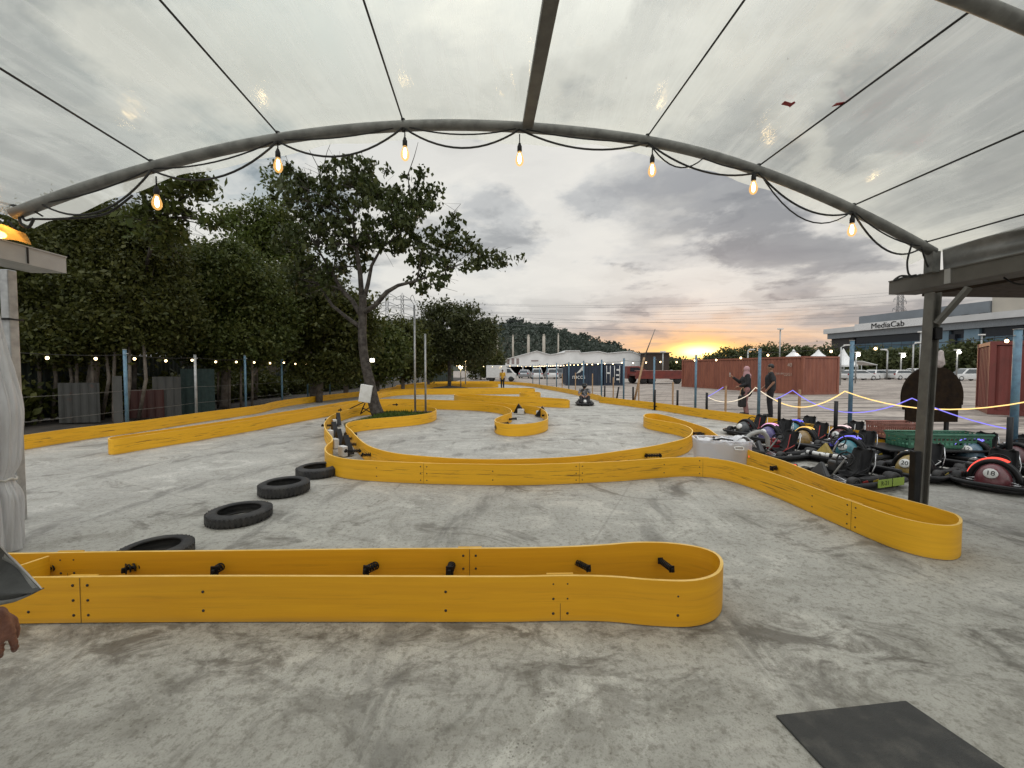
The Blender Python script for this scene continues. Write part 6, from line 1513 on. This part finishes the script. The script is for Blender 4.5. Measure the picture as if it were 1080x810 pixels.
# ------------------------------------------------------------------ people (voxel merged bodies, clothes as looser layers)
def person(label, loc, rotz, s, skin=SKIN, shirt=None, pants=None, hair='short', hairm=HAIR, J=None, vox=.014, sleeves='short', skirt=None, shoes=BLACK, scarf=None, fine_hand=None):
    root = thing('person', label, 'person', loc, rotz); root.scale = (s,s,s)
    j = dict(pel=(0,0,.94), che=(0,.01,1.24), nck=(0,-.01,1.43), hd=(0,.015,1.585), sL=(-.185,0,1.39), sR=(.185,0,1.39), eL=(-.23,-.02,1.10), eR=(.23,-.02,1.10), wL=(-.24,.05,.85), wR=(.24,.05,.85), hL=(-.09,0,.90), hR=(.09,0,.90), kL=(-.10,.02,.48), kR=(.10,.02,.48), aL=(-.10,-.02,.08), aR=(.10,-.02,.08), face=(0,1,0))
    if J: j.update(J)
    j = {k: V3(v) for k, v in j.items()}
    mb = MB(); F_ = j['face'].normalized(); Rr = F_.cross(UP).normalized(); hd_ = j['hd']
    mb.cap(j['pel'], j['che'], .125, .135); mb.cap(j['che'], j['nck']-V3((0,0,.05)), .135, .07); mb.cap(j['nck']-V3((0,0,.04)), hd_-V3((0,0,.04)), .055, .05)
    mb.ell(hd_+UP*.015, (.076,.088,.105), 14); mb.cap(hd_-UP*.05+F_*.03, hd_-UP*.085+F_*.045, .052, .032)
    mb.cap(hd_+F_*.085+UP*.015, hd_+F_*.105-UP*.018, .012, .016)
    for sg in (-1,1): mb.ell(hd_+Rr*.078*sg+F_*-.005, (.016,.02,.032), 8)
    for a_ in 'LR':
        mb.cap(j['nck']-V3((0,0,.07)), j['s'+a_], .06, .06); mb.cap(j['s'+a_], j['e'+a_], .052, .040); mb.cap(j['e'+a_], j['w'+a_], .040, .027)
        mb.cap(j['pel'], j['h'+a_], .10, .095); mb.cap(j['h'+a_], j['k'+a_], .092, .056); mb.cap(j['k'+a_], j['a'+a_], .056, .036)
        d = (j['w'+a_]-j['e'+a_]).normalized(); u, w_ = perp(d); w0 = j['w'+a_]
        if fine_hand and a_ == 'R': fine_hand(mb, w0); continue
        pal = w0 + d*.085; mb.cap(w0+d*.01, pal, .026, .036)
        for q_ in range(4):
            o = u*(.026*(q_-1.5)/1.0*.8); L_ = (.070,.082,.076,.058)[q_]; b1 = pal+o+d*.018; b2 = b1+d*L_*.55+w_*.006; b3 = b2+d*L_*.4+w_*.022
            mb.cap(b1, b2, .0105, .0095, 8); mb.cap(b2, b3, .0095, .008, 8)
        mb.cap(w0+d*.035+u*.025, w0+d*.085+u*.058, .013, .010, 8)
    mb.build('body', skin, root, remesh=vox*.75)
    if shirt:
        mb = MB(); mb.cap(j['pel']+UP*-.02, j['che'], .150, .160); mb.cap(j['che'], j['nck']-V3((0,0,.06)), .158, .085)
        for a_ in 'LR':
            mb.cap(j['nck']-V3((0,0,.07)), j['s'+a_], .078, .076)
            e = j['s'+a_].lerp(j['e'+a_], .75) if sleeves == 'short' else j['e'+a_]
            mb.cap(j['s'+a_], e, .074, .066)
            if sleeves == 'long': mb.cap(j['e'+a_], j['e'+a_].lerp(j['w'+a_], .92), .058, .045)
        if skirt: mb.cap(j['pel'], j['pel']+V3((0,0,-skirt)), .16, .19)
        mb.build('shirt', shirt, root, remesh=vox)
    if pants:
        mb = MB(); mb.cap(j['pel']+UP*.03, j['pel']-UP*.02, .138, .135)
        for a_ in 'LR': mb.cap(j['pel'], j['h'+a_], .12, .112); mb.cap(j['h'+a_], j['k'+a_], .108, .078); mb.cap(j['k'+a_], j['a'+a_]+(j['k'+a_]-j['a'+a_]).normalized()*.03, .078, .066)
        mb.build('trousers', pants, root, remesh=vox)
    for a_ in 'LR':
        mb = MB(); an = j['a'+a_]; mb.cap((an.x,an.y-.02,.042 if an.z < .3 else an.z-.04),(an.x,an.y+.17,.036 if an.z < .3 else an.z-.03), .044, .036); mb.build('shoe', shoes, root)
    mb = MB()
    if hair == 'short':
        mb.ell(hd_+UP*.045-F_*.014, (.086,.093,.092), 14); mb.build('hair', hairm, root)
    elif hair == 'scarf':
        mb.ell(hd_+UP*.03-F_*.016, (.100,.103,.122), 14); mb.cap(hd_-UP*.06-F_*.01, j['nck']-UP*.06, .095, .13); mb.cap(j['nck']-UP*.05-F_*.05, j['che']-F_*.10+UP*.02, .10, .055); mb.build('headscarf', scarf, root, remesh=.012)
    elif hair == 'cap':
        mb.ell(hd_+UP*.05, (.092,.096,.085), 14); mb.cap(hd_+UP*.06+F_*.08, hd_+UP*.055+F_*.14, .05, .03); mb.build('cap', hairm, root)
    elif hair == 'helmet':
        mb.ell(hd_+UP*.02, (.125,.14,.135), 16); mb.build('helmet', hairm, root); mb = MB(); mb.box(hd_+F_*.11+UP*.02, (.16,.06,.07), bev=.03); mb.build('visor', GLASSD, root)
    if hair in ('short','cap'):
        mb = MB()
        for sg in (-1,1): mb.ell(hd_+F_*.077+Rr*.030*sg+UP*.018, (.011,.009,.008), 8)
        mb.build('eyes', HAIR, root)
    return root
SHB = mat('black_shirt', (.014,.014,.016), .85, c2=(.024,.024,.026)); PNB = mat('black_trousers', (.012,.012,.014), .85); PINK = mat('dusty_pink_cloth', (.44,.25,.26), .85, c2=(.36,.20,.21)); ROSE = mat('rose_trousers', (.33,.17,.16), .85); YV = mat('yellow_vest', (.62,.34,.03), .7); GRYT = mat('grey_jersey', (.16,.16,.17), .8, c2=(.03,.03,.03), scale=9, lo=.5, hi=.54)
wp = G(786.5,437.5)
wo = person('woman in a pink headscarf and black top holding up a phone beside the rope fence', wp, R(72), .98, shirt=SHB, pants=ROSE, hair='scarf', scarf=PINK, sleeves='long', skirt=.14, J=dict(eR=(.24,.16,1.15), wR=(.17,.40,1.33), eL=(-.23,.02,1.12), wL=(-.14,.24,1.02), kL=(-.08,.05,.48)))
mb = MB(); mb.box((.16,.50,1.42),(.075,.012,.15), bev=.005); 
o = mb.build('phone', WHITE); o.matrix_world = Matrix.Translation(wp) @ Matrix.Rotation(R(72),4,'Z') @ Matrix.Scale(.98,4); tag(o, 'white phone held up in the hand of the woman in the pink headscarf', 'phone')
BAG = mat('black_bag_cloth', (.02,.018,.018), .7)
b = G(781,437.5); r = thing('shoulder_bag', 'black bag hanging in front of the woman with the pink headscarf', 'bag', (b.x-.02,b.y-.12,.30), R(15)); mb = MB(); mb.box((0,0,.18),(.26,.16,.40), bev=.05); mb.build('pouch', BAG, r); mb = MB(); mb.tube(crom([V3((-.1,0,.36)),V3((-.06,0,.58)),V3((.04,0,.66)),V3((.08,0,.5)),V3((.1,0,.36))], 5), .014, 6); mb.build('strap', WOOD, r)
mp = G(812,439.5)
person('man in black t-shirt and trousers standing next to the woman by the rope fence', mp, R(62), 1.03, shirt=SHB, pants=PNB, J=dict(eL=(-.25,-.06,1.12), wL=(-.22,.10,.90), eR=(.24,.02,1.10), wR=(.20,.20,.92), face=(.1,1,0)))
person('track marshal in a yellow vest and dark cap at the far end of the track', G(530,409.8), R(170), .90, shirt=YV, pants=PNB, hair='cap')
mk.scale = (.66,.66,.66); kd = mk.location; KD = dict(pel=(0,-.20,.30), che=(0,-.28,.62), nck=(0,-.24,.82), hd=(0,-.20,.97), sL=(-.19,-.25,.78), sR=(.19,-.25,.78), eL=(-.28,-.08,.58), eR=(.28,-.08,.58), wL=(-.13,.12,.50), wR=(.13,.12,.50), hL=(-.10,-.16,.26), hR=(.10,-.16,.26), kL=(-.20,.20,.44), kR=(.20,.20,.44), aL=(-.16,.50,.17), aR=(.16,.50,.17))
person('kart driver in dark clothes and black helmet seated in the moving go-kart', (kd[0],kd[1]+.05,-.02), R(172), .88, shirt=GRYT, pants=PNB, hair='helmet', hairm=BLACK, J=KD)
BLUW = mat('blue_workwear', (.05,.09,.17), .8)
for px, lb in ((1034.5,'distant person in blue workwear beside the white sport utility car'),(1040,'second distant person in blue workwear, right by the maroon container edge')):
    person(lb, PG(px,50), R(30), 1.0, shirt=BLUW, pants=BLUW, J=None, vox=.03)
# person at the left edge: shirt corner and hand enter the picture
OLV = mat('dark_overshirt', (.062,.064,.063), .75, c2=(.036,.037,.036), scale=7, bump=.15, bscale=150); STI = mat('shirt_hem', (.21,.21,.20), .8, c2=(.13,.13,.125), scale=30); DSK = mat('tanned_skin', (.20,.085,.055), .5, c2=(.13,.052,.034), scale=18, bump=.25, bscale=90)
PL = V3((-1.86,1.08,0))
JN = dict(pel=(0,0,.94), sR=(.19,0,1.40), eR=(.27,-.02,1.12), wR=(.352,.05,.905), eL=(-.24,-.02,1.10), wL=(-.25,.04,.86), face=(0,1,0))
def near_hand(mb, w0):
    d = V3((.16,.10,-1)).normalized(); side = V3((.35,.93,.1)); side = (side-d*side.dot(d)).normalized(); nrm = d.cross(side)
    if nrm.x > 0: nrm = -nrm                     # palm faces the thigh
    mb.cap(w0-d*.01, w0+d*.03, .028, .032, 16)
    for q_ in range(5): mb.cap(w0+d*.02+side*(-.030+.015*q_), w0+d*.092+side*(-.036+.018*q_), .019, .0155, 12)
    kn = w0+d*.094
    for q_ in range(4):
        o = side*(.0385-.0257*q_); L_ = (.080,.090,.084,.066)[q_]; cu = (.55,.75,.95,1.1)[q_]; p = kn+o - d*(.000,.0,.004,.012)[q_]; ang = .15; rr = (.0098,.0102,.0098,.0088)[q_]
        dd0 = (d + side*(.10-.065*q_)).normalized()
        for k, (l, dc) in enumerate(((.46,.45),(.30,.65),(.24,.4))):
            ang += dc*cu*.8; dd = dd0*math.cos(ang) + nrm*math.sin(ang); p2 = p + dd*(L_*l); mb.cap(p, p2, rr*(1-.07*k), rr*(.92-.07*k), 12); mb.ell(p, rr*1.10, 10); p = p2
    t0 = w0+d*.030+side*.030; t1 = t0+d*.036+side*.024+nrm*.020; t2 = t1+d*.034+side*.004+nrm*.012; t3 = t2+d*.024-side*.003+nrm*.008
    mb.cap(t0,t1,.018,.0135,12); mb.cap(t1,t2,.0125,.011,12); mb.cap(t2,t3,.011,.0085,12)
np_ = person('person cut off by the left edge with a dark shirt corner and one hand showing', PL, 0, 1.0, skin=DSK, shirt=OLV, pants=PNB, J=JN, fine_hand=near_hand, vox=.0064)
# loose front corner of the overshirt
tip = P(42.5,622,1.10); top = V3((-1.62,1.10,1.14)); 
def flap(a, b):
    upA = V3((-1.70,1.06,1.32)); upB = P(-4,560,1.02) ; lowA = V3((-1.72,1.0,.86)); lowB = P(-2,640,1.08)
    e0 = [V3((-1.72,1.08,1.40)), P(-14,556,1.06), P(10,584,1.10), P(26,604,1.11), tip]          # front edge
    e1 = [V3((-1.78,1.02,.86)), P(-40,660,1.04), P(-4,640,1.07), P(20,633,1.09), tip]           # hem
    def ev(c, t):
        q_ = crom(c, 8); k = t*(len(q_)-1); i = min(int(k), len(q_)-2); return q_[i].lerp(q_[i+1], k-i)
    t = a; p = ev(e0, t).lerp(ev(e1, t), b)
    return p + V3((.0, -1, 0))*(.045*math.sin(b*PI)*(1-t) + .02*math.sin(t*7+b*4)*math.sin(b*PI) + .012*math.sin(b*9+a*5)*(1-t*.8))
mb = MB(); mb.grid(flap, 40, 24); mb.build('shirt_front', OLV, np_, off=PL, solid=.003)
mb = MB()
mb.grid(lambda a, b: flap(a, .0+.14*b) + V3((0,-.004,0)), 40, 2); mb.grid(lambda a, b: flap(a, 1-.14*b) + V3((0,-.004,0)), 40, 2); mb.build('hem_band', STI, np_, off=PL, solid=.002)
mb = MB(); mb.tube([flap(k/40, 0) for k in range(41)], .0025, 5); mb.build('edge_piping', mat('pale_piping', (.42,.41,.40), .8), np_, off=PL)
